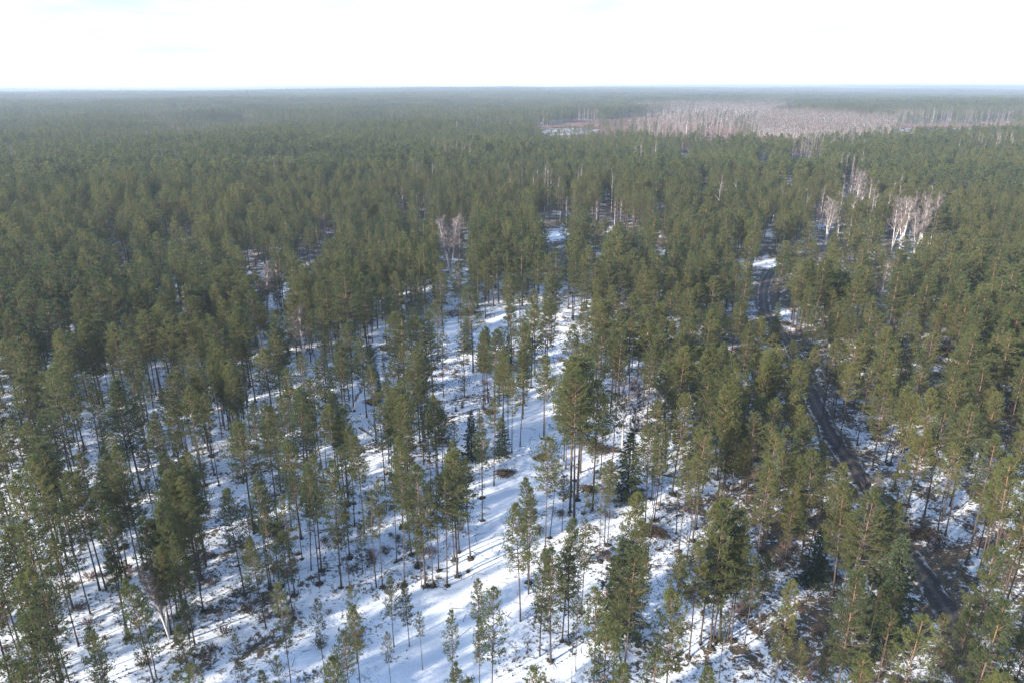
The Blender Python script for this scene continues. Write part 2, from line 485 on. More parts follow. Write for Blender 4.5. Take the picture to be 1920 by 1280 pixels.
def birch(seed, H=17.0, stems=1, wide=1.0, twigs=1.0, lod=0, crown0=0.3, tw=0.045):
    rng = np.random.default_rng(seed)
    tr, nd = MB(), MB()
    P, D, Ls = [], [], []
    for s_ in range(stems):
        Hs = H * (1.0 if s_ == 0 else rng.uniform(0.75, 0.98))
        n = 10; t = np.linspace(0, 1, n)
        az = rng.uniform(0, 6.28); lean = (0.0 if stems == 1 else rng.uniform(0.10, 0.20)) * H * wide
        path = np.column_stack([math.cos(az) * lean * t ** 1.2, math.sin(az) * lean * t ** 1.2, t * Hs])
        path[:, :2] += np.cumsum(rng.normal(size=(n, 2)) * 0.06, 0) * t[:, None]
        tube(tr, path, (0.16 if lod == 0 else 0.065) * (1 - t) ** 0.8 * (H / 17) + 0.015, 3 if lod else 6, 0, 0.5, t * 0.85)
        nb = int((34 if lod == 0 else 8) * twigs)
        for b in range(nb):
            f = crown0 + (0.97 - crown0) * (b + rng.uniform(0, 1)) / nb
            o = np.array([np.interp(f, t, path[:, c]) for c in range(3)])
            a = rng.uniform(0, 6.28); el = math.radians(rng.uniform(38, 68))
            ln = H * 0.20 * wide * (1.12 - f) ** 0.6 * rng.uniform(0.6, 1.15)
            d = np.array([math.cos(a) * math.cos(el), math.sin(a) * math.cos(el), math.sin(el)])
            ss = np.linspace(0, 1, 4)
            pts = o + d[None, :] * (ss * ln)[:, None] + np.array([0, 0, 1]) * (0.12 * ln * ss ** 2)[:, None]
            if lod == 0 or b % 2 == 0:
                tube(tr, pts, np.linspace(0.075, 0.018, 4) * (H / 17), 3, 0, 0.5, 0.55 + 0.4 * ss, cap=False)
            m_ = 26 if lod == 0 else 7
            for q in range(m_):
                g = rng.uniform(0.25, 1.0)
                P.append(np.array([np.interp(g, ss, pts[:, c]) for c in range(3)]))
                D.append(unit(d + rng.normal(size=3) * 0.55 + np.array([0, 0, 0.25]))); Ls.append(rng.uniform(0.5, 1.25) * (H / 17))
    P, D, Ls = np.array(P), np.array(D), np.array(Ls)
    tufts(nd, rng, P, D, Ls, 3 if lod == 0 else 3, tw if lod == 0 else tw * 2.9, 0.33, 0, rng.uniform(0, 1, len(P)))
    return tr, nd

def spruce(seed, H=9.0, R=1.9, dens=1.0):
    rng = np.random.default_rng(seed)
    tr, br, nd = MB(), MB(), MB()
    path = trunk_path(rng, H, 0.05)
    tt = np.linspace(0, 1, len(path))
    tube(tr, path, 0.11 * (1 - tt) + 0.012, 6, 0, 0.5, tt * 0.3)
    P, D, Ls = [], [], []
    nw = int(H * 2.6)
    for w in range(nw):
        t = w / nw; z = H * (0.05 + 0.94 * t)
        n = int(7 - 3 * t)
        a0 = rng.uniform(0, 6.28)
        for b in range(n):
            az = a0 + b * 6.283 / n + rng.normal() * 0.2
            ln = R * (1 - t) ** 0.85 * rng.uniform(0.75, 1.2) + 0.12
            hor = np.array([math.cos(az), math.sin(az), 0]); side = np.array([-hor[1], hor[0], 0])
            s = np.linspace(0, 1, 5)
            pts = np.array([0, 0, z]) + hor[None, :] * (s * ln)[:, None] + np.array([0, 0, 1.0]) * (ln * ((0.45 * t - 0.12) * s - 0.42 * s + 0.34 * s ** 2))[:, None]
            tube(br, pts, np.linspace(0.022, 0.006, 5), 3, 0, 0.5, 0.2, cap=False)
            for q in range(int((6 + 12 * ln / R) * dens)):
                f = rng.uniform(0.15, 1.0)
                o = np.array([np.interp(f, s, pts[:, c]) for c in range(3)])
                sd = rng.choice([-1, 1]) * rng.uniform(0.2, 1.0)
                off = side * sd * ln * 0.30 * (1.1 - f)
                P.append(o + off + np.array([0, 0, -abs(sd) * 0.06])); D.append(hor * 0.8 + side * sd * 0.6 + np.array([0, 0, -0.25])); Ls.append(rng.uniform(0.22, 0.42))
    P.append(np.array([path[-1, 0], path[-1, 1], H - 0.1])); D.append(np.array([0, 0, 1.0])); Ls.append(0.5)
    P, D, Ls = np.array(P), np.array(D), np.array(Ls)
    tufts(nd, rng, P, D, Ls, 7, 0.085, 0.42, 0, np.clip(rng.normal(0.45, 0.2, len(P)), 0, 0.95), back=0.05)
    return tr, br, nd

def mound(seed, r=0.5, h=0.16, mi=0):
    rng = np.random.default_rng(seed)
    mb = MB(); n = 11
    V = [[0, 0, h]]
    for q, (rr, zz) in enumerate(((0.45, 0.8), (0.8, 0.35), (1.08, -0.35))):
        for k in range(n):
            a = k * 6.283 / n
            g = r * rr * (1 + 0.32 * rng.normal() * 0.6)
            V.append([math.cos(a) * g, math.sin(a) * g, h * zz * rng.uniform(0.7, 1.3) if zz > 0 else -0.25])
    F = [[0, 1 + k, 1 + (k + 1) % n] for k in range(n)]
    mb.add(V, F, 0, 0.3)
    Q = [[1 + q * n + k, 1 + (q + 1) * n + k, 1 + (q + 1) * n + (k + 1) % n, 1 + q * n + (k + 1) % n] for q in range(2) for k in range(n)]
    mb.f.append((np.array(Q), 0))
    P = np.column_stack([rng.normal(size=26) * r * 0.55, rng.normal(size=26) * r * 0.55, np.full(26, h * 0.4)])
    tufts(mb, rng, P, np.tile([0, 0, 1.0], (26, 1)), 0.22, 4, 0.05, 0.7, 1, rng.uniform(0, 0.8, 26))
    return mb

def bushel(seed, R=0.9, H=1.0, n=60, w=0.02, mi=0):
    """bare many-stemmed shrub"""
    rng = np.random.default_rng(seed)
    mb = MB()
    P = np.column_stack([rng.normal(size=n) * R * 0.25, rng.normal(size=n) * R * 0.25, np.zeros(n)])
    D = np.column_stack([P[:, 0] * 1.6 / R, P[:, 1] * 1.6 / R, np.ones(n)])
    tufts(mb, rng, P, D, H * 0.62, 2, w * 1.5, 0.18, mi, rng.uniform(0, 1, n))
    Dn = unit(D + rng.normal(size=D.shape) * 0.25)
    P2 = np.repeat(P + Dn * H * 0.4, 3, 0) + rng.normal(size=(n * 3, 3)) * 0.05 * H
    tufts(mb, rng, P2, np.repeat(Dn, 3, 0), H * 0.5, 3, w, 0.5, mi, rng.uniform(0, 1, n * 3))
    return mb

# ------------------------------------------------------------------ object helpers
def link(name, data, parent=None, loc=None, kind=None):
    o = bpy.data.objects.new(name, data); COL.objects.link(o)
    if parent is not None: o.parent = parent
    if loc is not None: o.location = loc
    if kind: o['kind'] = kind
    return o

def tag(o, label, cat, group=None):
    o['label'] = label; o['category'] = cat
    if group: o['group'] = group
    return o

# ------------------------------------------------------------------ ground sheet
def build_ground():
    nt_, nr = 620, 360
    r = np.concatenate([[0.0], np.geomspace(8.0, 60000.0, nr)])
    # finer where the camera looks
    th = np.linspace(-math.pi, math.pi, nt_, endpoint=False)
    th = th + 0.62 * np.sin(th) * -1.0
    R, T = np.meshgrid(r[1:], th, indexing='ij')
    X, Y = R * np.sin(T), R * np.cos(T)
    # strips by the road follow it more closely
    rd = np.full(X.size, 1e9); near = (np.hypot(X, Y) < 430).ravel()
    rd[near] = road_dist(X.ravel()[near], Y.ravel()[near])
    Z = height(X, Y, rd.copy()).reshape(X.shape)
    V = np.vstack([[0, 0, Z[0].mean()], np.column_stack([X.ravel(), Y.ravel(), Z.ravel()])])
    i = np.arange(nr - 1)[:, None] * nt_ + 1; j = np.arange(nt_)[None, :]; k = (j + 1) % nt_
    Q = np.stack([i + j, i + nt_ + j, i + nt_ + k, i + k], -1).reshape(-1, 4)[:, ::-1]
    tri = np.stack([np.zeros(nt_, int), 1 + np.arange(nt_), 1 + (np.arange(nt_) + 1) % nt_], -1)[:, ::-1]
    mb = MB(); mb.add(V, tri, 0); mb.f.append((Q, 0))
    me = mb.mesh('ground', ['snow'], True)
    # share of bare forest floor: verges, right-hand side, under the dense stands
    x, y = V[:, 0], V[:, 1]
    rdv = np.concatenate([[1e9], rd])
    bare = 0.6 * np.clip(1.3 - rdv / 2.2, 0, 1) + 0.32 * np.clip((x - 12) / 30, 0, 1) * np.clip((260 - y) / 60, 0, 1) \
        + 0.45 * np.clip((y - 190) / 70, 0, 1) + 1.6 * np.clip((np.hypot(x, y) - 1300) / 300, 0, 1)
    lx = np.interp(y, [55, 75, 95, 120, 150, 185], [-9, -4, -1, 2, 3, 0])
    bare -= 0.5 * np.exp(-((x - lx) / 4.5) ** 2) * (y < 190)
    for qx, qy, qr, qa in ((1437, 491, 6.0, 1.2), (1445, 440, 6.0, 0.8), (1480, 600, 7.0, 0.5), (1040, 440, 9.0, 0.8), (850, 630, 9.0, 0.5)):
        ax, ay = at(qx, qy); bare -= qa * np.exp(-((x - ax) ** 2 + (y - ay) ** 2) / qr ** 2)
    a = me.attributes.new('bare', 'FLOAT', 'POINT'); a.data.foreach_set('value', bare.astype(np.float32))
    link('ground', me, kind='structure')

build_ground()

def build_road():
    offs = np.array([-1.0, -0.8, -0.55, -0.3, -0.1, 0.1, 0.3, 0.55, 0.8, 1.0])
    zz = np.array([-0.16, 0.0, -0.035, -0.02, 0.03, 0.03, -0.02, -0.035, 0.0, -0.16])
    d = unit(np.gradient(ROAD, axis=0)); nrm = np.column_stack([d[:, 1], -d[:, 0]])
    s = np.arange(len(ROAD))
    half = ROAD_HALF + (vnoise(s * 0.35, s * 0, 5) - 0.5) * 0.7
    V, W = [], []
    for i in range(len(ROAD)):
        for o, z in zip(offs, zz):
            p = ROAD[i] + nrm[i] * o * half[i]
            V.append([p[0], p[1], float(low_height(p[0], p[1])) + 0.05 + z]); W.append(o)
    n = len(offs)
    Q = [[i * n + k, i * n + k + 1, (i + 1) * n + k + 1, (i + 1) * n + k] for i in range(len(ROAD) - 1) for k in range(n - 1)]
    mb = MB(); mb.add(V, np.array(Q), 0)
    me = mb.mesh('forest_road', ['road'], True)
    a = me.attributes.new('across', 'FLOAT', 'POINT'); a.data.foreach_set('value', np.array(W, np.float32))
    link('forest_road', me, kind='structure')

build_road()

# ------------------------------------------------------------------ tree meshes
PINES = {'n': [], 's': [], 'f': [], 'b': []}
def reg_pine(style, seed, **kw):
    tr, br, nd = pine(seed, **kw)
    d = dict(H=kw.get('H', 16.0), R=kw.get('R', 1.5), mb=(tr, br, nd),
             trunk=tr.mesh('trunk', ['bark'], True), branches=br.mesh('branches', ['bark']), crown=nd.mesh('crown', ['needle']))
    PINES[style].append(d)

for q in range(8): reg_pine('n', 100 + q, H=16.0, crown0=0.42 + 0.025 * q, R=1.55 + 0.15 * (q % 4), whorls=14 + q % 4, per=5, sub=8, tuft_k=9, tl=0.25, tw=0.048, r0=0.082, dome=0.5 + 0.06 * (q % 4), gap=0.06 * (q % 3))
for q in range(8): reg_pine('s', 200 + q, H=15.0, crown0=0.50 + 0.03 * (q % 6), R=1.40 + 0.12 * (q % 4), whorls=10 + q % 4, per=5, sub=7, tuft_k=9, tl=0.25, tw=0.045, r0=0.062, gap=0.08 + 0.07 * (q % 3), dome=0.42 + 0.05 * (q % 3))
for q in range(6): reg_pine('f', 300 + q, H=16.0, crown0=0.32 + 0.03 * q, R=1.95 + 0.15 * (q % 3), whorls=16 + q % 3, per=6, sub=9, tuft_k=9, tl=0.25, tw=0.048, r0=0.095, dome=0.55 + 0.06 * (q % 3), gap=0.08)
for q in range(3): reg_pine('b', 400 + q, H=22.0, crown0=0.48 + 0.04 * q, R=3.0, whorls=17, per=6, sub=11, tuft_k=9, tl=0.28, tw=0.055, r0=0.16, dome=0.5, gap=0.08)

BIRCHES = {'single': [birch(500 + q, 17.0, 1, 1.0, 1.0) for q in range(3)], 'multi': [birch(510 + q, 17.0, 3 + q, 1.1, 0.8, crown0=0.38) for q in range(2)],
           'thin': [birch(520 + q, 15.0, 1, 0.6, 0.6, crown0=0.4) for q in range(2)], 'pale': [birch(540 + q, 17.0, 5 + q, 0.9, 0.55, crown0=0.42, tw=0.05) for q in range(2)], 'brown': [birch(530, 13.0, 2, 1.1, 1.3, crown0=0.25, tw=0.03)]}
BIRCH_ME = {k: [(a.mesh('trunk', ['birch'], True), b.mesh('crown', [{'brown': 'brush', 'pale': 'pale_twig'}.get(k, 'twig')])) for a, b in v] for k, v in BIRCHES.items()}
BIRCH_H = {'single': 17.0, 'multi': 17.0, 'thin': 15.0, 'pale': 17.0, 'brown': 13.0}
SPRUCES = [spruce(600, 9.0, 1.9), spruce(601, 9.0, 2.3, 1.15), spruce(602, 9.0, 1.6)]
SPRUCE_ME = [(a.mesh('trunk', ['bark'], True), b.mesh('branches', ['bark']), c.mesh('crown', ['spruce'])) for a, b, c in SPRUCES]
MOUND_ME = [mound(700 + q, 0.46 + 0.06 * q, 0.17).mesh('root_mound', ['litter', 'heath']) for q in range(4)]

# ------------------------------------------------------------------ where the trees stand
# tiles of the photograph: origin and magnification used when the trees were read off
S_ = 4.415
TILES = {'A': (170, 820), 'B': (570, 820), 'C': (970, 820), 'D': (1350, 820), 'E': (170, 560), 'F': (570, 560), 'G': (970, 560), 'H': (1350, 560)}
# foot seen: x, y, height, style ; top seen: the same with the second list
FEET = {
 'A': [(942,370,17,'n'),(1058,368,16,'s'),(910,290,15,'s'),(970,88,16,'n'),(1005,138,15,'s'),(1215,50,16,'s'),(1270,78,16,'n'),(1530,500,17,'n'),
       (935,950,15.5,'n'),(915,1158,16,'n'),(875,1075,16,'n'),(1495,1235,16,'s'),(1478,1232,15,'s'),(1135,1160,14,'s'),(1165,1240,14.5,'n'),
       (1220,1140,16,'n'),(1260,1170,17,'f'),(1355,770,17.5,'b'),(1660,760,15,'s'),(1565,1240,14,'n'),(295,1140,14,'n'),(250,725,13,'n'),
       (125,1240,17,'n'),(70,1240,17,'n'),(260,1240,15,'s'),(365,440,19,'f'),(550,400,15,'s'),(410,1165,16,'n'),(835,1230,15,'f'),(785,1060,17,'f'),(480,230,13,'s')],
 'B': [(500,790,15.5,'n'),(535,715,16,'n'),(418,730,16,'n'),(370,535,16,'n'),(345,560,15,'s'),(265,325,15,'n'),(175,395,15,'s'),(55,435,17,'n'),
       (28,640,18,'b'),(115,445,13,'s'),(672,440,15,'s'),(730,420,15,'s'),(785,365,16,'n'),(760,340,14,'s'),(890,965,18,'n'),(1245,1005,17,'n'),
       (1285,950,17,'n'),(1270,1140,18.5,'f'),(1380,995,15,'n'),(1475,680,15,'s'),(1475,490,14,'s'),(1572,390,15,'s'),(1115,1100,14,'s'),
       (1185,1220,16,'s'),(1070,1235,15,'s'),(1005,1240,17.5,'f'),(830,1230,17,'s'),(650,1240,15,'s'),(600,1240,14,'s'),(310,1240,18,'f'),
       (145,1100,17,'n'),(380,1240,12,'s'),(60,1100,13,'s'),(975,1240,9,'n'),(1115,420,16,'n'),(1150,400,15,'s'),(880,540,18,'n'),(855,500,17,'n'),
       (300,440,15,'n'),(1530,1240,11,'s')],
 'C': [(232,165,16.5,'s'),(435,625,23,'b'),(470,700,23,'b'),(495,520,23,'b'),(385,200,16,'n'),(402,260,15,'s'),(690,310,14,'n'),(625,385,9,'n'),
       (228,1000,18,'s'),(370,780,9,'s'),(1280,480,17,'n'),(1315,800,14.5,'s'),(1335,950,14,'s'),(1450,860,17,'s'),(1400,1040,16.5,'s'),(1655,540,19,'n'),
       (1715,430,20,'n'),(1055,740,16,'n'),(1100,830,16,'s'),(1130,700,16,'s'),(15,1200,16,'f'),(90,1200,15,'n'),(40,1000,16,'f'),(680,1040,14,'s'),
       (720,900,13,'s'),(745,900,13,'s')],
 'D': [(545,1000,15.5,'f'),(345,940,17.5,'s'),(330,700,16,'s'),(565,305,15,'s'),(505,350,15,'s'),(850,990,17.5,'s'),(730,1000,15,'s'),(955,1155,13.5,'s'),
       (100,450,16,'n'),(40,430,18,'s'),(330,115,18,'n'),(1405,240,15,'s'),(1440,440,17,'n'),(1550,575,19,'f'),(1680,690,18,'n'),
       (705,690,16,'s'),(780,600,15,'n'),(1365,220,14,'s'),(210,560,15,'s')],
 'E': [(530,735,17,'n'),(545,800,15,'s'),(590,775,17,'n'),(100,855,18,'f'),(75,870,17,'n'),(415,730,16,'n'),(660,690,17,'n'),(690,690,17,'n'),
       (725,720,17,'n'),(755,680,16,'n'),(785,740,15,'s'),(830,790,16,'s'),(875,680,15,'s'),(870,755,14,'s'),(975,730,16,'n'),(965,790,16,'n'),
       (1000,720,16,'n'),(1105,940,16,'n'),(1300,855,19,'n'),(1285,740,17,'n'),(1140,1005,14,'s'),(1165,1065,16,'n'),(1110,1065,13,'s'),(1078,1070,14,'s'),
       (1085,1130,13,'s'),(1215,1195,16,'n'),(1245,1190,16.5,'n'),(1275,1225,15,'s'),(1255,1270,16,'n'),(845,1195,13,'s'),(965,1230,14,'n'),
       (1000,1270,15,'n'),(800,1250,16,'n'),(1575,850,14,'n'),(1640,800,14,'n'),(1180,560,16,'n'),(1115,490,17,'n'),(860,470,17,'n'),(900,470,17,'n'),
       (880,560,16,'s'),(920,545,16,'n')],
 'F': [(1400,608,19.5,'b'),(625,490,15,'s'),(650,440,15,'n'),(685,420,16,'n'),(505,1045,16,'n'),(595,1135,14,'s'),(565,1090,14,'s'),(1330,815,15,'s'),
       (1237,970,14,'s'),(1108,540,15,'s'),(1155,800,14,'s'),(1485,900,16,'n'),(1525,855,16,'n'),(1300,250,18,'n'),(320,950,15,'n'),
       (350,960,14,'s'),(375,840,15,'s'),(420,985,13,'s'),(470,985,13,'s'),(1580,1000,18,'n'),(1655,1080,16,'n'),(1690,1150,15,'s'),(790,760,17,'f'),
       (750,1130,15,'n'),(1000,1140,16,'n'),(1030,1110,15,'n'),(960,1180,17,'n'),(1145,230,17,'n')],
 'G': [(145,628,19,'f'),(228,510,15,'s'),(45,990,14,'n'),(1072,1045,15,'n'),(1155,985,17,'s'),(1205,1090,15,'s'),(1075,1000,16,'n'),(720,670,17,'n'),
       (690,660,17,'n'),(770,960,15,'n'),(820,1010,17,'n'),(835,900,16,'n'),(780,880,15,'s'),(915,640,18,'n'),(945,620,17,'n'),(985,790,16,'s'),
       (1040,900,17,'n'),(1130,700,17,'n'),(1300,1000,17,'n'),(1320,960,19,'f'),(1380,1100,14,'n'),(1515,1260,19,'f'),(1490,1250,18,'f'),
       (1695,1230,17,'n'),(1680,1260,16,'n'),(80,800,15,'n'),(60,650,14,'n'),(280,370,17,'n'),(300,350,16,'n'),(270,380,17,'n')],
 'H': [(330,1250,18,'b'),(405,1070,16,'n'),(505,1080,18,'n'),(380,920,19,'n'),(460,880,16,'n'),(490,850,16,'n'),(1020,1030,16,'s'),(1260,1180,17,'s'),
       (1320,1190,16,'n'),(670,420,16,'n'),(575,300,14,'s'),(120,600,16,'n'),(130,560,15,'n'),(285,1130,14,'s'),(1120,840,15,'n'),(1290,750,14,'n'),
       (1270,620,14,'n'),(910,640,14,'s'),(960,680,14,'n'),(880,620,14,'s')],
}
TOPS = {
 'A': [(790,110,17,'n'),(610,260,16,'f'),(740,330,16,'f'),(520,450,17,'f'),(760,470,16,'f'),(600,560,17,'f'),(430,640,16,'f'),(480,700,15,'f'),
       (640,740,15,'f'),(560,900,13,'f'),(700,850,14,'f'),(100,160,16,'n'),(230,60,18,'f'),(80,350,16,'n'),(60,600,17,'n'),(160,930,12,'n'),
       (1340,800,13,'f'),(1590,790,12,'f'),(1590,500,14,'s'),(1440,580,15,'s'),(1140,420,15,'f'),(1010,510,13,'s')],
 'B': [],
 'C': [(100,430,15,'f'),(30,560,16,'f'),(400,690,16,'f'),(560,690,13,'s'),(960,460,17,'f'),(1000,700,15,'f'),(950,900,16,'f'),(1060,930,13,'n'),
       (450,900,13,'f'),(300,900,15,'f'),(200,930,14,'f'),(1340,980,14,'n'),(1640,590,18,'f'),(1730,620,18,'f'),(1520,880,15,'f'),(850,1000,12,'n')],
 'D': [(130,560,18,'f'),(60,700,16,'f'),(230,640,17,'f'),(180,760,15,'f'),(420,960,11,'n'),(300,1000,12,'n'),(1100,380,16,'f'),(1010,220,16,'n'),
       (1260,420,18,'f'),(1160,650,14,'n'),(1180,1080,11,'f'),(1500,1000,10,'f'),(1400,560,15,'f'),(1500,560,15,'n'),(820,120,17,'n'),(430,190,17,'n'),(620,380,13,'f')],
 'E': [(160,200,18,'f'),(300,260,18,'f'),(90,130,18,'f'),(230,640,19,'f'),(450,110,18,'n'),(600,190,18,'f'),(660,100,18,'f'),(800,140,18,'n'),(1000,160,18,'f'),
       (920,190,17,'n'),(1270,150,18,'f'),(1230,60,18,'f'),(1550,100,18,'f'),(1440,390,16,'f'),(1500,230,17,'f'),(690,730,15,'n'),(910,740,15,'n'),(500,1000,14,'n'),
       (680,1060,13,'n'),(1690,750,16,'s'),(1480,850,15,'n'),(1170,650,15,'n'),(1050,440,15,'n'),(990,330,17,'n'),(760,370,16,'s')],
 'F': [(800,130,18,'f'),(1040,110,18,'f'),(960,160,17,'n'),(940,370,15,'f'),(780,700,13,'n'),(960,690,15,'f'),(720,770,14,'n'),(860,1000,15,'n'),(1080,860,13,'s'),
       (1160,920,13,'s'),(1240,1010,11,'s'),(350,200,18,'f'),(330,-230,23,'b'),(270,430,16,'f'),(470,330,16,'n'),(1610,240,16,'n'),(1490,240,16,'n'),(1640,500,15,'n'),
       (30,660,14,'n'),(220,740,14,'n'),(300,1010,14,'n'),(550,560,14,'s'),(1210,360,13,'s'),(1720,660,14,'s')],
 'G': [(680,30,18,'f'),(560,50,17,'n'),(1090,80,18,'f'),(880,120,18,'n'),(1180,60,18,'n'),(960,190,17,'n'),(840,230,16,'n'),(1220,170,17,'n'),(690,260,17,'f'),
       (450,220,17,'f'),(560,400,22,'b'),(480,490,23,'b'),(670,680,21,'b'),(1360,420,18,'f'),(1600,120,18,'f'),(1460,100,18,'f'),(1700,60,18,'f'),(1540,430,17,'n'),
       (1700,410,17,'n'),(1290,560,18,'f'),(1550,620,18,'f'),(1740,700,17,'n'),(1320,1000,8,'n'),(1640,200,17,'f'),(1400,200,17,'f'),(60,200,17,'f'),(120,60,18,'f'),
       (260,10,18,'f'),(50,400,14,'f')],
 'H': [(330,160,18,'f'),(240,220,17,'n'),(180,590,18,'f'),(420,470,17,'f'),(510,340,17,'f'),(620,370,16,'n'),(700,560,17,'f'),(590,520,16,'n'),(100,820,18,'f'),
       (40,580,17,'n'),(30,380,17,'n'),(820,60,17,'f'),(1000,30,17,'f'),(1130,150,15,'n'),(1390,240,17,'f'),(1220,270,16,'f'),(1100,550,16,'n'),(1410,640,17,'f'),
       (1590,830,16,'n'),(1690,1070,15,'f'),(750,1000,14,'n'),(680,900,14,'n'),(1480,380,16,'f'),(1590,170,17,'f'),(1690,450,16,'n'),(800,420,15,'n'),(950,350,16,'n'),
       (1050,380,15,'n'),(100,1050,14,'f'),(220,1150,13,'n')],
}
rng = np.random.default_rng(11)
trees = []                      # x, y, h, style, widen, hand-placed
for k, (ox, oy) in TILES.items():
    for (x, y, h, s) in FEET[k]:
        gx, gy = at(ox + x / S_, oy + y / S_); trees.append([gx, gy, h, s, 1.0, True])
    for (x, y, h, s) in TOPS[k]:
        gx, gy = at(ox + x / S_, oy + y / S_, h); trees.append([gx, gy, h, s, 1.0, True])
# the widest crowns
def widen(px, py, h, s, w):
    gx, gy = at(px, py, h)
    j = min(range(len(trees)), key=lambda i: (trees[i][0] - gx) ** 2 + (trees[i][1] - gy) ** 2)
    trees[j] = [gx, gy, h, s, w, True]
widen(644, 508, 21, 'b', 1.75); widen(612, 530, 19, 'b', 1.1); widen(680, 524, 19, 'b', 1.1); widen(1380, 947, 18, 'f', 1.5); widen(1640, 915, 18, 'f', 1.25); widen(222, 705, 19, 'f', 1.35); widen(496, 648, 16, 'f', 1.25)

XY = np.array([[t[0], t[1]] for t in trees])

# places where the snow or the road shows between the crowns
GAPS = [(1431,560,13),(1433,533,11),(1441,512,12),(1437,492,14),(1443,440,9),(1455,612,9),(1477,639,8),(1040,430,11),(1038,462,12),(1046,410,8),(1140,372,7),(1134,398,8),
        (1020,398,6),(868,432,6),(850,600,16),(865,580,12),(930,592,14),(990,590,14),(1040,605,15),(1075,560,7),(310,425,7),(345,428,7),(470,482,10),(575,478,6),
        (1480,590,12),(1500,640,12),(1484,335,5),(1434,300,5),(330,560,6),(1180,412,5),(1475,575,8),(700,636,14),(1243,385,5),(1120,470,6),(1325,340,4),
        (200,420,6),(230,470,5),(1545,470,5),(1500,450,6),(1600,480,5),(1390,470,5),(1240,470,5),(1400,600,6),(1460,545,6)]
GAPS += [(846,468,18),(862,468,10),(846,500,10),(500,548,6),(526,545,5),(1548,415,16),(1570,420,6),(1590,345,8),(1605,350,9),(1620,360,9),(1600,330,7),(1680,420,10),(1700,420,10),(1715,430,12),(1735,430,10),
         (757,380,5),(790,392,8),(1062,395,9),(1118,405,5),(1155,405,7),(1186,408,5),(1495,292,9),(1515,290,6),(1536,290,5),(1284,285,7),(612,440,9),(288,375,4),(1662,530,12)]
GAPS = np.array(GAPS, float)

LANE = [(1431,560,9),(1433,533,9),(1441,512,9),(1434,580,7),(1456,612,4),(1475,638,4),(1524,742,5),(1532,760,6),(1540,780,7),(1550,800,8),(1560,823,9),(1575,842,9),(1590,865,9),(1605,888,8),
        (1000,770,10),(1000,830,10),(978,880,10),(952,930,10),(928,972,10),(905,1010,6),(850,640,10),(845,720,9),(410,850,12),(410,905,14),(400,960,8),(700,890,9),(1260,1010,7),(1465,1010,7),(668,745,9),(660,765,7),(676,725,6),(1182,860,5),(1170,800,4)]
def over_lane(x, y, h, half):
    tx, ty, dep = project(x, y, h); bx, by, _ = project(x, y, 0)
    w = F_PX * half / dep
    for gx, gy, gr in LANE:
        if ty - 3 < gy and by > gy + 2:
            f = (gy - ty) / (by - ty)
            if f < 0.55 and abs(tx + (bx - tx) * f - gx) < gr * 0.6 + w * 0.8: return True
    return False
trees = [t for t in trees if not over_lane(t[0], t[1], t[2], 1.5 * t[4] if t[3] != 'b' else 2.2)]
XY = np.array([[t[0], t[1]] for t in trees])

def in_poly(px, py, poly):
    inside = np.zeros(np.shape(px), bool); n = len(poly)
    for i in range(n):
        x1, y1 = poly[i]; x2, y2 = poly[(i + 1) % n]
        c = ((y1 > py) != (y2 > py)) & (px < (x2 - x1) * (py - y1) / (y2 - y1 + 1e-12) + x1)
        inside ^= c
    return inside

OPEN_PX = [(985, 246), (1080, 231), (1220, 219), (1300, 213), (1440, 214), (1500, 226), (1660, 236), (1960, 232), (1960, 262), (1760, 274), (1480, 288), (1180, 284), (1010, 274)]
BIRCH_PX = [[(1395, 262), (1440, 224), (1560, 226), (1668, 238), (1680, 258), (1650, 278), (1500, 284)], [(1205, 207), (1430, 200), (1490, 205), (1440, 224), (1300, 214), (1200, 220)],
            [(1672, 228), (1930, 224), (1930, 232), (1680, 236)],
            [(1180, 262), (1230, 226), (1300, 214), (1440, 224), (1395, 262)]]

def scatter(r0, r1, spacing, seed, tan=0.82):
    rg = np.random.default_rng(seed)
    ny = int((r1 - r0) / spacing) + 1
    out = []
    for iy in range(ny):
        y = r0 + iy * spacing
        half = y * tan + 25
        nx = int(2 * half / spacing)
        x = -half + (np.arange(nx) + (iy % 2) * 0.5) * spacing
        j = rg.uniform(-0.46, 0.46, (nx, 2)) * spacing
        out.append(np.column_stack([x + j[:, 0], y + j[:, 1]]))
    return np.vstack(out), rg

def ragged(P, px, py):
    return px + (vnoise(P[:, 0] / 22, P[:, 1] / 22, 95) - 0.5) * 46, py + (vnoise(P[:, 0] / 30, P[:, 1] / 30, 96) - 0.5) * 9

def field(px, py):
    """keep out of open ground, birch woods"""
    k = in_poly(px, py, OPEN_PX)
    for b in BIRCH_PX: k |= in_poly(px, py, b)
    return k

# near and middle distance pines sown between the ones read from the photograph
P, rg = scatter(36, 640, 3.55, 5)
px, py, dep = project(P[:, 0], P[:, 1], 0)
inner = (px > 175) & (px < 1748)
hh = rg.normal(16.6, 1.7, len(P)) + np.where(np.hypot(P[:, 0], P[:, 1]) > 200, (vnoise(P[:, 0] / 70, P[:, 1] / 70, 25) - 0.5) * 7, 0); hh = np.clip(hh, 10, 22)
under = (py >= 1102) & inner & (rg.uniform(size=len(P)) < 0.75)
hh = np.where(under, rg.uniform(7.5, 12.5, len(P)), hh)
tpx, tpy, _ = project(P[:, 0], P[:, 1], hh)
limit = np.interp(px, [0, 560, 700, 760, 1050, 1130, 1400, 1744], [700, 690, 640, 592, 588, 640, 650, 660])
keep = np.ones(len(P), bool)
keep &= ~(inner & (py > limit) & (py < 1102))                       # read from the photograph there
bottom_ok = np.zeros(len(P), bool)
for a, b in ((350, 560), (600, 720), (930, 1235), (1300, 1440), (1590, 1744)): bottom_ok |= (px > a) & (px < b)
keep &= ~((py >= 1102) & inner & (tpy < 1078) & ~bottom_ok)
keep &= ~((py >= 1102) & inner & (tpy < 1040))
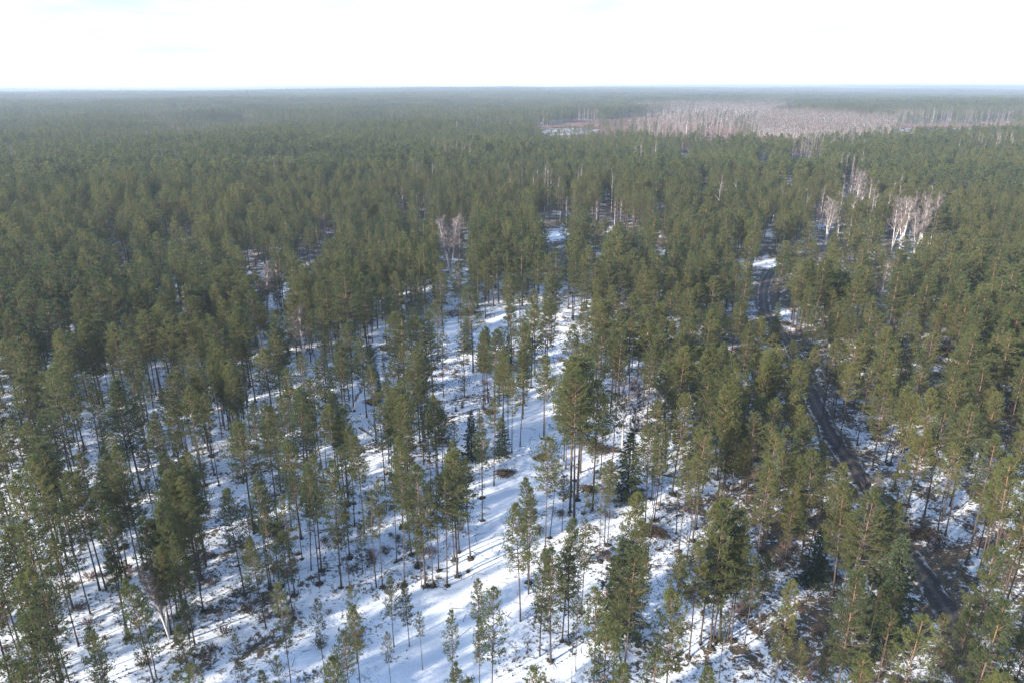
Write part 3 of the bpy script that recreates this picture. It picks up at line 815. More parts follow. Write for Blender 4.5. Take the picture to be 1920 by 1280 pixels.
keep &= ~(inner & (py > 1102) & (rg.uniform(size=len(P)) < 0.35))
dist = np.hypot(P[:, 0], P[:, 1])
dens = np.where(px < 960, 0.80, 0.66) * np.clip(0.62 + 0.9 * (vnoise(P[:, 0] / 26, P[:, 1] / 26, 21) - 0.2), 0.3, 1)
dens = np.where(dist > 200, dens * 0.78, dens)
dens = np.where((~inner) & (dist < 190), 0.62, dens)
dens = np.where((py >= 1102), 0.75, dens)
keep &= rg.uniform(size=len(P)) < dens
keep &= ~field(*ragged(P, px, py))
near = dist < 330
rdd = np.full(len(P), 1e9); rdd[near] = road_dist(P[near, 0], P[near, 1]); keep &= rdd > 3.2
for gx, gy, gr in GAPS:
    wpx = F_PX * 1.5 / dep
    hit = (np.abs(tpx - gx) < gr + wpx) & (tpy - 4 < gy) & (py > gy + 2) & (tpy + 0.58 * (py - tpy) > gy - gr)
    hit |= (np.abs(px - gx) < gr) & (np.abs(py - gy) < gr * 0.6)
    keep &= ~hit
idx = np.where(keep)[0]
for i in idx:
    if dist[i] < 330 and over_lane(P[i, 0], P[i, 1], float(hh[i]), 1.6): continue
    if dist[i] < 260 and np.min((XY[:, 0] - P[i, 0]) ** 2 + (XY[:, 1] - P[i, 1]) ** 2) < 5.0: continue
    u = rg.uniform()
    st = ('s' if u < 0.45 else 'n' if u < 0.85 else 'f') if dist[i] < 150 else ('s' if u < 0.12 else 'n' if u < 0.55 else 'f')
    trees.append([P[i, 0], P[i, 1], float(hh[i]), st, 1.0, False])

P, rg = scatter(60, 190, 4.0, 8)
px, py, dep = project(P[:, 0], P[:, 1], 0)
for i in np.where((px > 179) & (px < 1744) & (py < 1098) & (py > 590))[0]:
    if rg.uniform() > (0.26 if 800 < px[i] < 1070 else 0.58 if px[i] < 800 else 0.46): continue
    h = float(rg.choice([rg.uniform(5, 9), rg.uniform(11, 17), rg.uniform(12, 17)]))
    tx_, ty_, _ = project(P[i, 0], P[i, 1], h)
    if any(abs(tx_ + (px[i] - tx_) * max(0, min(1, (g[1] - ty_) / (py[i] - ty_))) - g[0]) < g[2] + 8 and ty_ - 4 < g[1] < py[i] + 5 for g in LANE + [(497, 690, 12), (532, 665, 10), (573, 640, 8), (222, 770, 14), (1380, 1010, 20), (888, 620, 6), (885, 830, 6), (941, 835, 8), (1176, 900, 12)]): continue
    if any(abs(tx_ - g[0]) < g[2] + 7 and ty_ - 4 < g[1] < ty_ + 0.55 * (py[i] - ty_) + 6 for g in GAPS): continue
    if float(road_dist(P[i, 0], P[i, 1])[0]) < 3.0: continue
    if 0 < np.min((XY[:, 0] - P[i, 0]) ** 2 + (XY[:, 1] - P[i, 1]) ** 2) < 3.6: continue
    trees.append([P[i, 0], P[i, 1], h, 's' if rg.uniform() < 0.7 else 'n', 1.0, False])

# ------------------------------------------------------------------ landmarks used in the labels
LM = [('the leaning white birch', 668, 740), ('the widest spreading pine crown', 645, 560), ('the tall twin bare birches', 848, 475),
      ('the tallest pine cluster', 1080, 800), ('the broad dark spruce', 1178, 900), ('the brush pile on the snowy lane', 948, 886),
      ('the lower-left bare birch', 288, 1070), ('the yellow-green bushy pine', 497, 700), ('the sharp road bend', 1435, 545),
      ('the straight road stretch', 1550, 800), ('the lone sparse lane pine', 1022, 770), ('the tall clearing pine', 888, 620),
      ('the hugest bushy pine', 1380, 1020), ('the white roadside birch', 1625, 1000), ('the black brush heap', 1234, 1000),
      ('the dark young spruce pair', 910, 830), ('the brown leafless broad tree', 533, 665), ('the wide dark edge pine', 222, 770),
      ('the red-twigged brush heap', 701, 745), ('the orange-trunked dark-topped pine', 1002, 640), ('the dense green thicket', 310, 950),
      ('the open snow slope', 410, 870), ('the three white birch stems', 1664, 545), ('the dark fallen log', 685, 808), ('the fan-shaped bare birch', 1548, 425)]
ORD = ['nearest', 'second', 'third', 'fourth', 'fifth', 'sixth', 'seventh', 'eighth', 'ninth', 'tenth', 'eleventh', 'twelfth', 'thirteenth', 'fourteenth', 'fifteenth', 'sixteenth', 'seventeenth', 'eighteenth', 'nineteenth', 'twentieth', 'twenty-first', 'twenty-second', 'twenty-third', 'twenty-fourth', 'twenty-fifth', 'twenty-sixth', 'twenty-seventh', 'twenty-eighth', 'twenty-ninth', 'thirtieth']

def label_by_landmark(items, noun):
    """items: list of (px, py, look); returns one label for each, ranked round the closest landmark"""
    groups = {}
    for i, (x, y, look) in enumerate(items):
        k = min(range(len(LM)), key=lambda q: (LM[q][1] - x) ** 2 + (LM[q][2] - y) ** 2)
        dx, dy = x - LM[k][1], y - LM[k][2]
        if abs(dx) > abs(dy): s = 'to the left of' if dx < 0 else 'to the right of'
        else: s = 'behind' if dy < 0 else 'in front of'
        groups.setdefault((k, s), []).append((math.hypot(dx, dy), i, look))
    out = [None] * len(items)
    for (k, s), L in groups.items():
        L.sort()
        for r_, (_, i, look) in enumerate(L):
            o = ORD[r_] if r_ < len(ORD) else 'outermost'
            out[i] = f'{look} {noun}, {o} {s} {LM[k][0]}'
    return out

# ------------------------------------------------------------------ the pines that show largest: one object each
arr = np.array([[t[0], t[1], t[2]] for t in trees])
gz = height(arr[:, 0], arr[:, 1])
tx, ty, td = project(arr[:, 0], arr[:, 1], gz + arr[:, 2] * 0.75)
fx_, fy_, _ = project(arr[:, 0], arr[:, 1], gz)
seen = (tx > 10) & (tx < 1910) & (ty < 1262)
size = arr[:, 2] / td * np.where(seen, 1, 0) * np.where((tx > 185) & (tx < 1738) & (ty < 1095), 1.0, 0.55)
order = np.argsort(-size)
N_SINGLE = 300
single = set(int(i) for i in order[:N_SINGLE])
rng = np.random.default_rng(77)
TINTS = [(497, 690, 0.35), (222, 770, 1.3), (1380, 1010, 0.7), (1640, 960, 0.7), (470, 960, 0.7)]
items = []
slist = sorted(single, key=lambda i: arr[i, 1])
LOOK = {'n': ['slim green', 'straight narrow', 'medium slender'], 's': ['thin sparse-crowned', 'spindly high-crowned', 'see-through grey-green'],
        'f': ['bushy olive', 'full-crowned', 'dense broad-crowned'], 'b': ['tall old red-trunked', 'big orange-trunked', 'towering thick']}
for i in slist:
    st = trees[i][3]
    items.append((float(tx[i]), float(ty[i]), LOOK[st][int(rng.integers(3))]))
labels = label_by_landmark(items, 'pine')
for i, lab in zip(slist, labels):
    x, y, h, st, wd, hand = trees[i]
    d = PINES[st][int(rng.integers(len(PINES[st])))]
    o = link('pine_tree', None, None, (x, y, gz[i]))
    o.empty_display_size = 0.5
    sz = h / d['H']; sx = sz * wd * rng.uniform(0.9, 1.22) * float(np.interp(math.hypot(x, y), [60, 95, 160], [0.80, 0.90, 1.15]))
    o.rotation_euler = (rng.normal() * 0.022, rng.normal() * 0.022, rng.uniform(0, 6.28))
    o.scale = (sx, sx, sz)
    tag(o, lab, 'pine tree', 'pines standing in the snow')
    link('trunk', d['trunk'], o)
    c = link('crown', d['crown'], o)
    link('branches', d['branches'], c, kind='stuff')
    for (hx, hy, tint) in TINTS:
        if math.hypot(tx[i] - hx, ty[i] - hy) < 14: c.color = (tint, 1, 1, 1)
    if rng.uniform() < 0.8:
        mo = link('root_mound', MOUND_ME[int(rng.integers(4))], o, (0, 0, -0.02))
        q = rng.uniform(0.6, 1.25); mo.scale = (q / sx, q / sx, q / sz)

# ------------------------------------------------------------------ geometry-node forest of everything behind
def merged(parts):
    """parts: list of (MB, material index) -> one MB"""
    out = MB()
    for mb, mi in parts: out.merge(mb, mi)
    return out

def source(name, mb, mats, smooth=False):
    me = mb.mesh(name, mats, smooth)
    o = bpy.data.objects.new(name + '_source', me)
    return o

def forest(name, groups, label, cat):
    """groups: list of (source object, Nx3 positions, rotation, Nx3 scale) -> ONE object of instances"""
    pts = np.vstack([g[1] for g in groups]); rot = np.concatenate([g[2] for g in groups]); scl = np.vstack([g[3] for g in groups])
    vid = np.concatenate([np.full(len(g[1]), i) for i, g in enumerate(groups)])
    me = bpy.data.meshes.new(name)
    me.vertices.add(len(pts)); me.vertices.foreach_set('co', pts.astype(np.float32).ravel())
    a = me.attributes.new('vid', 'INT', 'POINT'); a.data.foreach_set('value', vid.astype(np.int32))
    a = me.attributes.new('rot', 'FLOAT_VECTOR', 'POINT'); a.data.foreach_set('vector', np.column_stack([rot * 0, rot * 0, rot]).astype(np.float32).ravel())
    a = me.attributes.new('scl', 'FLOAT_VECTOR', 'POINT'); a.data.foreach_set('vector', scl.astype(np.float32).ravel())
    o = link(name, me, kind='stuff')
    tag(o, label, cat)
    ng = bpy.data.node_groups.new(name, 'GeometryNodeTree')
    ng.interface.new_socket('Geometry', in_out='INPUT', socket_type='NodeSocketGeometry')
    ng.interface.new_socket('Geometry', in_out='OUTPUT', socket_type='NodeSocketGeometry')
    N, L = ng.nodes, ng.links
    gi = N.new('NodeGroupInput'); go = N.new('NodeGroupOutput'); jn = N.new('GeometryNodeJoinGeometry')
    def named(t, nm):
        n = N.new('GeometryNodeInputNamedAttribute'); n.data_type = t; n.inputs['Name'].default_value = nm
        return n.outputs[0]
    v, r, s = named('INT', 'vid'), named('FLOAT_VECTOR', 'rot'), named('FLOAT_VECTOR', 'scl')
    er = N.new('FunctionNodeEulerToRotation'); L.new(r, er.inputs[0])
    for i, g in enumerate(groups):
        oi = N.new('GeometryNodeObjectInfo'); oi.inputs['Object'].default_value = g[0]
        oi.transform_space = 'ORIGINAL'
        cmp_ = N.new('FunctionNodeCompare'); cmp_.data_type = 'INT'; cmp_.operation = 'EQUAL'
        ii = [q for q in cmp_.inputs if q.type == 'INT']
        L.new(v, ii[0]); ii[1].default_value = i
        ip = N.new('GeometryNodeInstanceOnPoints')
        L.new(gi.outputs[0], ip.inputs['Points']); L.new(cmp_.outputs[0], ip.inputs['Selection'])
        L.new(oi.outputs['Geometry'], ip.inputs['Instance']); L.new(er.outputs[0], ip.inputs['Rotation']); L.new(s, ip.inputs['Scale'])
        L.new(ip.outputs[0], jn.inputs[0])
    L.new(jn.outputs[0], go.inputs[0])
    md = o.modifiers.new('instances', 'NODES'); md.node_group = ng
    return o

groups = []
rest = [i for i in range(len(trees)) if i not in single]
rd_ = np.hypot(arr[:, 0], arr[:, 1])
# full trees close by
full = []
for st in 'nsf':
    for q, d in enumerate(PINES[st]):
        full.append((st, source(f'pine_{st}{q}', merged([(d['mb'][0], 0), (d['mb'][1], 0), (d['mb'][2], 1)]), ['bark', 'needle']), d['H']))
lod1 = []
for q in range(6):
    kw = dict(H=16.0, crown0=0.34 + 0.03 * q, R=1.85 + 0.2 * (q % 3), whorls=13, per=5, sub=5, tuft_k=5, tl=0.38, tw=0.13, lod=1, r0=0.13)
    lod1.append((source(f'pine_mid{q}', merged([(a, b) for a, b in zip(pine(800 + q, **kw), (0, 0, 1))]), ['bark', 'needle']), 16.0))
lod2mb = [merged([(a, b) for a, b in zip(pine(850 + q, H=16.0, crown0=0.34 + 0.03 * q, R=2.3, whorls=9, per=5, sub=2, tuft_k=4, tl=0.75, tw=0.36, lod=2, r0=0.14), (0, 0, 1)) if a.n]) for q in range(4)]
lod2 = [(source(f'pine_far{q}', mb, ['bark', 'needle']), 16.0) for q, mb in enumerate(lod2mb)]
buckets = {}
for i in rest:
    st = trees[i][3]; r_ = rd_[i]
    if r_ < 190:
        key = ('F', [k for k, f in enumerate(full) if f[0] == (st if st in 'nsf' else 'f')][int(rng.integers(5))])
        H0 = full[key[1]][2]
    elif r_ < 420: key = ('1', int(rng.integers(6))); H0 = 16.0
    else: key = ('2', int(rng.integers(4))); H0 = 16.0
    sz = trees[i][2] / H0; sx = sz * rng.uniform(0.9, 1.25) * trees[i][4] * float(np.interp(r_, [60, 95, 160, 260], [0.80, 0.90, 1.15, 1.2]))
    buckets.setdefault(key, []).append((arr[i, 0], arr[i, 1], gz[i], rng.uniform(0, 6.28), sx, sx, sz))
# farther pines
P, rg = scatter(640, 1500, 5.6, 31)
px, py, _ = project(P[:, 0], P[:, 1], 0)
k = ~field(*ragged(P, px, py)) & (rg.uniform(size=len(P)) < 0.62 + 0.5 * (vnoise(P[:, 0] / 60, P[:, 1] / 60, 23) - 0.3)) & (vnoise(P[:, 0] / 110, P[:, 1] / 75, 27) < 0.80)
P = P[k]; z = height(P[:, 0], P[:, 1])
for (x, y), zz in zip(P, z):
    s = rg.normal(1.04, 0.10) + (float(vnoise(x / 120, y / 120, 28)) - 0.5) * 0.5; w_ = s * rg.uniform(0.9, 1.3)
    buckets.setdefault(('2', int(rg.integers(4))), []).append((x, y, zz, rg.uniform(0, 6.28), w_, w_, s))
P, rg = scatter(580, 1500, 9.0, 33)
px, py, _ = project(P[:, 0], P[:, 1], 0)
P = P[field(px, py) & (rg.uniform(size=len(P)) < 0.9 * vnoise(P[:, 0] / 40, P[:, 1] / 40, 34) - 0.25)]
for (x, y), zz in zip(P, height(P[:, 0], P[:, 1])):
    s = rg.uniform(0.5, 1.1)
    buckets.setdefault(('2', int(rg.integers(4))), []).append((x, y, zz, rg.uniform(0, 6.28), s, s, s))
for key, L_ in sorted(buckets.items()):
    A = np.array(L_)
    src = {'F': lambda i: full[i][1], '1': lambda i: lod1[i][0], '2': lambda i: lod2[i][0]}[key[0]](key[1])
    groups.append((src, A[:, :3], A[:, 3], A[:, 4:7]))
# whole patches of crowns towards the horizon
for q, (cell, r0, r1, n, sc_) in enumerate(((42.0, 1500, 4200, 44, 1.1), (130.0, 4200, 17000, 90, 1.25))):
    for v_ in range(3):
        rg = np.random.default_rng(900 + 10 * q + v_)
        mb = MB()
        for t_ in range(n):
            s = rg.normal(sc_, 0.12) * (1 if q == 0 else 1.0)
            w_ = s * (1.25 if q == 0 else 2.4)
            mb.merge(lod2mb[int(rg.integers(4))], 0, (w_, w_, s), rg.uniform(0, 6.28), (*(rg.uniform(-0.55, 0.55, 2) * cell), 0))
        src = source(f'pine_patch{q}{v_}', mb, ['bark', 'needle'])
        P, rg2 = scatter(r0, r1, cell, 950 + q)
        sel = (rg2.integers(0, 3, len(P)) == v_) & (vnoise(P[:, 0] / 260, P[:, 1] / 190, 29) < 0.84)
        P = P[sel]
        groups.append((src, np.column_stack([P, height(P[:, 0], P[:, 1])]), rg2.uniform(0, 6.28, len(P)), np.tile((rg2.uniform(0.9, 1.1, len(P)) + (vnoise(P[:, 0] / 400, P[:, 1] / 300, 30) - 0.5) * 0.5)[:, None], (1, 3))))
forest('pine_forest', groups, 'dense green pine forest stretching from the middle distance to the hazy horizon', 'pine forest')

# ------------------------------------------------------------------ far birch woods and willow scrub
bl = [source(f'birch_far{q}', merged([(a, b) for a, b in zip(birch(540 + q, 21.0, 1, 0.8, 1.0, lod=1, crown0=0.35), (0, 1))]), ['birch', 'twig']) for q in range(4)]
groups = []
Pall = []
for b, sp in zip(BIRCH_PX, (5.2, 7.5, 11.0, 12.0)):
    P, rg = scatter(560, 2300, sp, 61)
    px, py, _ = project(P[:, 0], P[:, 1], 0)
    Pall.append(P[in_poly(*ragged(P, px, py), b) & (rg.uniform(size=len(P)) < 0.25 + 0.8 * vnoise(P[:, 0] / 35, P[:, 1] / 35, 97))])
P, rg = scatter(280, 1500, 7.0, 63)                                  # groups of birches inside the pine forest
px, py, _ = project(P[:, 0], P[:, 1], 0)
Pall.append(P[(vnoise(P[:, 0] / 45, P[:, 1] / 45, 98) > 0.80) & ~field(px, py) & (rg.uniform(size=len(P)) < 0.45)])
P = np.vstack(Pall)
sel = rg.integers(0, 4, len(P))
for q in range(4):
    A = P[sel == q]; s = rg.normal(1.0, 0.09, len(A))
    groups.append((bl[q], np.column_stack([A, height(A[:, 0], A[:, 1])]), rg.uniform(0, 6.28, len(A)), np.column_stack([s, s, s])))
forest('birch_wood', groups, 'pale leafless birch wood beyond the pines below the horizon', 'birch wood')

wl = [source(f'willow{q}', bushel(560 + q, 2.2, 2.8, 40, 0.11), ['willow']) for q in range(3)]
P, rg = scatter(560, 1700, 3.4, 71)
px, py, _ = project(P[:, 0], P[:, 1], 0)
snowpatch = in_poly(px, py, [(1655, 252), (1700, 240), (1960, 242), (1960, 262), (1700, 264)]) | in_poly(px, py, [(1000, 250), (1040, 240), (1130, 243), (1110, 254), (1040, 262)])
P = P[in_poly(*ragged(P, px, py), OPEN_PX) & ~snowpatch & (rg.uniform(size=len(P)) < 1.25 * vnoise(P[:, 0] / 30, P[:, 1] / 30, 91))]
sel = rg.integers(0, 3, len(P)); groups = []
for q in range(3):
    A = P[sel == q]; s = rg.uniform(0.6, 1.25, len(A))
    groups.append((wl[q], np.column_stack([A, height(A[:, 0], A[:, 1])]), rg.uniform(0, 6.28, len(A)), np.column_stack([s, s, s])))
forest('willow_scrub', groups, 'low purple-brown leafless scrub on the open ground beyond the pines', 'scrub')

# ------------------------------------------------------------------ bare birches that stand out one by one
BIRCH_LIST = [  # foot x, y in the photograph, height, form, label
 (846, 528, 21, 'pale', 'tall pale many-stemmed birch rising among pines in the middle of the stand'),
 (862, 520, 19, 'single', 'slimmer bare birch just right of the many-stemmed pale birch'),
 (500, 600, 16, 'pale', 'bare birch with arching white stems in the dark pines on the left'),
 (526, 592, 15, 'single', 'bare birch close beside the arching white-stemmed birch'),
 (573, 714, 16, 'single', 'tall bare birch with grey-pink twigs beside the brown leafless tree'),
 (1548, 458, 18, 'pale', 'wide pale fan-shaped bare birch above the road bend'),
 (1570, 448, 13, 'thin', 'small slim bare birch right of the fan-shaped birch'),
 (1590, 392, 19, 'single', 'leftmost bare birch of the pink-twigged group among far pines'),
 (1603, 398, 20, 'pale', 'tallest bare birch in the pink-twigged group among far pines'),
 (1613, 406, 19, 'single', 'birch in the middle of the pink-twigged group'),
 (1624, 410, 19, 'single', 'rightmost bare birch of the pink-twigged group among far pines'),
 (1598, 372, 16, 'single', 'hindmost bare birch above the pink-twigged group'),
 (1672, 468, 20, 'multi', 'leftmost bare birch of the grove at the right edge'),
 (1686, 474, 21, 'pale', 'forked white birch second from left in the grove at the right edge'),
 (1700, 470, 21, 'single', 'tall bare birch third from left in the right-edge grove'),
 (1713, 482, 21, 'pale', 'branching white birch at the front of the right-edge grove'),
 (1726, 474, 21, 'multi', 'bare birch fifth from left in the right-edge grove'),
 (1740, 480, 22, 'multi', 'rightmost birch of the grove at the right edge'),
 (1694, 452, 17, 'single', 'birch at the back of the right-edge grove, left one'),
 (1728, 456, 18, 'single', 'birch at the back of the right-edge grove, right one'),
 (757, 408, 14, 'thin', 'thin pale birch with twin neighbour among pines left of centre'),
 (783, 414, 12, 'thin', 'short thin birch left of two standing close among mid pines'),
 (797, 416, 12, 'thin', 'short thin birch right of two standing close among mid pines'),
 (1050, 418, 13, 'thin', 'thin white birch left of the snowy gap between far pines'),
 (1062, 424, 13, 'thin', 'thin white birch second along the snowy gap between far pines'),
 (1076, 428, 14, 'thin', 'thin white birch third along the snowy gap between far pines'),
 (1118, 432, 13, 'thin', 'thin white birch left of the narrow snowy ride'),
 (1152, 428, 13, 'thin', 'thin white birch right of the narrow snowy ride'),
 (1162, 432, 14, 'thin', 'second thin birch right of the narrow snowy ride'),
 (1186, 432, 13, 'thin', 'third thin birch right of the narrow snowy ride'),
 (1488, 314, 14, 'thin', 'leftmost birch of four in the far pines below the birch wood'),
 (1500, 312, 14, 'single', 'second birch of four in the far pines below the birch wood'),
 (1515, 308, 14, 'thin', 'third birch of four in the far pines below the birch wood'),
 (1536, 308, 14, 'thin', 'rightmost birch of four in the far pines below the birch wood'),
 (1278, 302, 14, 'thin', 'left of two pale birches at the far pine edge'),
 (1290, 304, 14, 'thin', 'right of two pale birches at the far pine edge'),
 (612, 474, 14, 'single', 'pinkish bare birch behind the widest spreading pine crown'),
 (288, 402, 14, 'thin', 'thin grey birch over the dark snow gap at far left'),
 (1652, 562, 13, 'thin', 'left of three white birch stems beside the right-hand pines'),
 (1663, 566, 14, 'thin', 'middle of three white birch stems beside the right-hand pines'),
 (1673, 562, 13, 'thin', 'right of three white birch stems beside the right-hand pines'),
 (1182, 911, 18.5, 'thin', 'tall white-stemmed birch standing at the dark green spruce'),
 (1166, 842, 13, 'thin', 'slender pale birch behind the dark green spruce'),
 (1226, 888, 8, 'single', 'small white birch on the snow right of the dark spruce'),
 (1601, 1082, 14, 'single', 'white-barked birch among pines at the lower end of the road'),
 (532, 724, 12, 'brown', 'brown leafless broad-crowned tree beside the yellow-green pine'),
]
rng = np.random.default_rng(5)
for bx, by, h, form, lab in BIRCH_LIST:
    x, y = at(bx, by)
    o = link('birch_tree', None, None, (x, y, height(x, y)))
    if lab.startswith('brown'): o.name = 'leafless_tree'
    s = h / BIRCH_H[form]
    o.scale = (s, s, s); o.rotation_euler = (0, 0, rng.uniform(0, 6.28))
    tag(o, lab, 'birch tree' if form != 'brown' else 'leafless tree', 'bare birches among the pines' if form != 'brown' else None)
    ms = BIRCH_ME[form]; a, b = ms[int(rng.integers(len(ms)))]
    link('trunk', a, o); link('crown', b, o)
# the one whose top shows at the lower edge
x, y = at(287, 1046, 11.0)
o = link('birch_tree', None, None, (x, y, height(x, y))); o.scale = (0.65,) * 3
tag(o, 'bare white birch whose top reaches into the thicket at the lower left', 'birch tree', 'bare birches among the pines')
link('trunk', BIRCH_ME['pale'][0][0], o); link('crown', BIRCH_ME['pale'][0][1], o)
# the leaning one
x, y = at(655, 785)
o = link('birch_tree', None, None, (x, y, height(x, y))); o.scale = (0.62, 0.62, 0.62); o.rotation_euler = (math.radians(4), math.radians(24), 0)
tag(o, 'thin white birch leaning far over to the right above the snow', 'birch tree', 'bare birches among the pines')
link('trunk', BIRCH_ME['thin'][0][0], o); link('crown', BIRCH_ME['thin'][0][1], o)

# ------------------------------------------------------------------ spruces
SPRUCE_LIST = [
 (1176, 938, 10.5, 1, 'broad dark green spruce with a white birch trunk in front of it'),
 (885, 858, 8.2, 0, 'left of two dark young spruces on the snowy lane'),
 (941, 855, 6.8, 1, 'right of two dark young spruces on the snowy lane'),
 (876, 658, 7.6, 1, 'dark spruce behind the tall orange-trunked pine in the clearing'),
 (905, 694, 6.6, 0, 'dark bushy spruce to the right of the clearing pine'),
 (953, 694, 7.4, 1, 'dark spruce at the foot of the orange-trunked pine'),
 (1500, 996, 6.2, 2, 'green young spruce on the snow between thin pines and road'),
 (1524, 1098, 8.0, 1, 'blue-green spruce standing on bright snow at the lower edge'),
 (1655, 1195, 12.5, 1, 'bright green spruce at the lower right beside the road'),
 (1160, 1190, 12.0, 1, 'dark spruce in the thicket at the bottom centre'),
 (711, 742, 5.0, 2, 'small spruce beside the brush heap with red twigs'),
 (1450, 648, 10.0, 2, 'dark spruce in the shade beside the hidden road stretch'),
 (1390, 880, 7.0, 2, 'dark spruce among thin pines left of the road'),
]
for bx, by, h, k, lab in SPRUCE_LIST:
    x, y = at(bx, by)
    o = link('spruce_tree', None, None, (x, y, height(x, y) - 0.05)); s = h * 1.15 / 9.0
    o.scale = (s, s, s); o.rotation_euler = (0, 0, rng.uniform(0, 6.28))
    tag(o, lab, 'spruce tree', 'dark spruces among the pines')
    a, b, c_ = SPRUCE_ME[k]
    link('trunk', a, o); cr = link('crown', c_, o); link('branches', b, cr, kind='stuff')

# ------------------------------------------------------------------ brush piles, logs, stumps
def brush_pile(seed, R, H, red=False):
    rng = np.random.default_rng(seed); mb = MB()
    for q in range(120):
        a = rng.uniform(0, 6.28); rr = R * math.sqrt(rng.uniform(0, 1)) * 0.8
        c = np.array([math.cos(a) * rr, math.sin(a) * rr * 0.7, H * rng.uniform(0.02, 1) * (1 - (rr / R) ** 2)])
        az = rng.normal() * 0.9; ln = R * rng.uniform(0.4, 1.7)
        d = np.array([math.cos(az), math.sin(az), rng.normal() * 0.16])
        pts = [c - d * ln / 2, c + rng.normal(size=3) * 0.06, c + d * ln / 2]
        tube(mb, pts, [0.035, 0.028, 0.012], 4, 0, rng.uniform(0, 1), 0.4)
    n = 150
    a = rng.uniform(0, 6.28, n); rr = R * np.sqrt(rng.uniform(0, 1, n)) * (0.65 + 0.45 * np.sin(a * 3 + seed))
    P = np.column_stack([np.cos(a) * rr, np.sin(a) * rr * 0.7, H * rng.uniform(0, 0.9, n) * (1 - (rr / R) ** 2)])
    D = rng.normal(size=(n, 3)) * np.array([1, 1, 0.4])
    tufts(mb, rng, P, D, 0.5, 4, 0.06, 0.6, 1, rng.uniform(0, 1 if red else 0.55, n))
    return mb
PILES = [(948, 886, 1.9, 0.8, 0, 'dark heap of cut branches on the snow by the lane'),
         (1234, 1004, 1.7, 1.2, 0, 'tall black brush heap with a dark hollow on the lower snow'),
         (701, 754, 1.9, 0.9, 1, 'brush heap with rusty red twigs beside a small spruce'),
         (1016, 860, 1.5, 0.6, 0, 'dark branch litter around the foot of the lone sparse pine'),
         (1104, 918, 1.5, 0.6, 1, 'brownish brush heap right of the tallest red-trunked pines'),
         (1575, 972, 2.1, 0.9, 1, 'brown brush heap on the snow left of the road'),
         (1732, 1004, 2.6, 0.9, 0, 'wide dark brush heap at the right edge below the road'),
         (1128, 846, 2.8, 1.0, 1, 'long brown brush heap behind the dark spruce'),
         (880, 588, 3.2, 0.8, 0, 'dark brush bank along the upper edge of the clearing'),
         (1646, 806, 1.6, 0.6, 0, 'small dark brush heap on the snow right of the road'),
         (1470, 606, 2.4, 0.6, 0, 'dark brush beside the sharp bend of the road'),
         (918, 772, 1.6, 0.5, 0, 'scattered dark branches across the middle of the clearing')]
for q, (bx, by, R, H, red, lab) in enumerate(PILES):
    x, y = at(bx, by)
    o = link('brush_pile', brush_pile(1000 + q, R, H, red).mesh('brush_pile', ['brush', 'heath' if not red else 'brush']), None, (x, y, height(x, y) - 0.05))
    o.rotation_euler = (0, 0, rng.normal() * 0.4)
    tag(o, lab, 'brush pile', 'piles of cut branches')

def log_mesh(seed, L, r):
    rng = np.random.default_rng(seed); mb = MB(); n = 7
    t = np.linspace(-0.5, 0.5, n)
    pts = np.column_stack([t * L, np.cumsum(rng.normal(size=n)) * 0.03, np.full(n, r * 0.7)])
    tube(mb, pts, np.linspace(r, r * 0.6, n), 8, 0, 0.4, 0.2)
    for k in range(5):
        f = rng.integers(1, n - 1); a = rng.uniform(0.2, 2.9)
        e = pts[f] + np.array([0.25, math.cos(a) * 0.55, math.sin(a) * 0.55])
        tube(mb, [pts[f], (pts[f] + e) / 2, e], [r * 0.3, r * 0.22, r * 0.1], 4, 0, 0.4, 0.2)
    return mb.mesh('fallen_log', ['bark'], True)
LOGS = [(685, 808, 4.5, 0.15, -48, 'dark fallen log lying on the snow left of the central pines'),
        (882, 770, 4.0, 0.11, 38, 'thin log slanting across the snow in the clearing'),
        (1252, 896, 4.5, 0.16, -20, 'brown log on the snow right of the dark spruce'),
        (1462, 700, 3.5, 0.13, 20, 'short log between thin pines left of the road'),
        (1592, 758, 4.2, 0.13, 5, 'dark log on the blue snow right of the road'),
        (1000, 612, 4.0, 0.13, -12, 'log with stubs at the back of the clearing')]
for q, (bx, by, L_, r_, a_, lab) in enumerate(LOGS):
    x, y = at(bx, by)
    o = link('fallen_log', log_mesh(1100 + q, L_, r_), None, (x, y, height(x, y)))
    o.rotation_euler = (0, 0, math.radians(a_))
    tag(o, lab, 'log', 'logs lying on the snow')

def stump_mesh(seed, r, h):
    rng = np.random.default_rng(seed); mb = MB(); n = 10
    a = np.arange(n) * 6.283 / n
    rings = []
    for f, zz in ((1.7, -0.15), (1.25, 0.08), (1.0, h * 0.5), (0.94, h)):
        g = r * f * (1 + 0.12 * rng.normal(size=n))
        rings.append(np.column_stack([np.cos(a) * g, np.sin(a) * g, zz + 0.03 * rng.normal(size=n)]))
    V = np.vstack(rings)
    Q = [[q * n + k, q * n + (k + 1) % n, (q + 1) * n + (k + 1) % n, (q + 1) * n + k] for q in range(3) for k in range(n)]
    mb.add(V, np.array(Q), 0, 0.4, 0.1)
    body = mb
    top = MB(); ring = rings[-1] * np.array([0.97, 0.97, 1]) + np.array([0, 0, 0.004])
    top.add(np.vstack([ring, [[0, 0, h + 0.02]]]), [[k, (k + 1) % n, n] for k in range(n)], 0, 0.5, 0.5)
    return body.mesh('stump', ['bark'], True), top.mesh('cut_face', ['wood'])
STUMPS = [(866, 764, .16, 1.3), (855, 771, .14, 0.9), (398, 1036, .30, .45), (691, 934, .30, .4), (724, 887, .28, .35), (1102, 948, .3, .4), (1484, 1054, .25, .3),
          (1237, 949, .28, .35), (1233, 1031, .3, .4), (603, 901, .26, .3), (664, 941, .2, .3), (1156, 847, .22, .3), (878, 1068, .22, .3), (1093, 964, .22, .3), (560, 1036, .2, .3), (620, 868, .2, .3)]
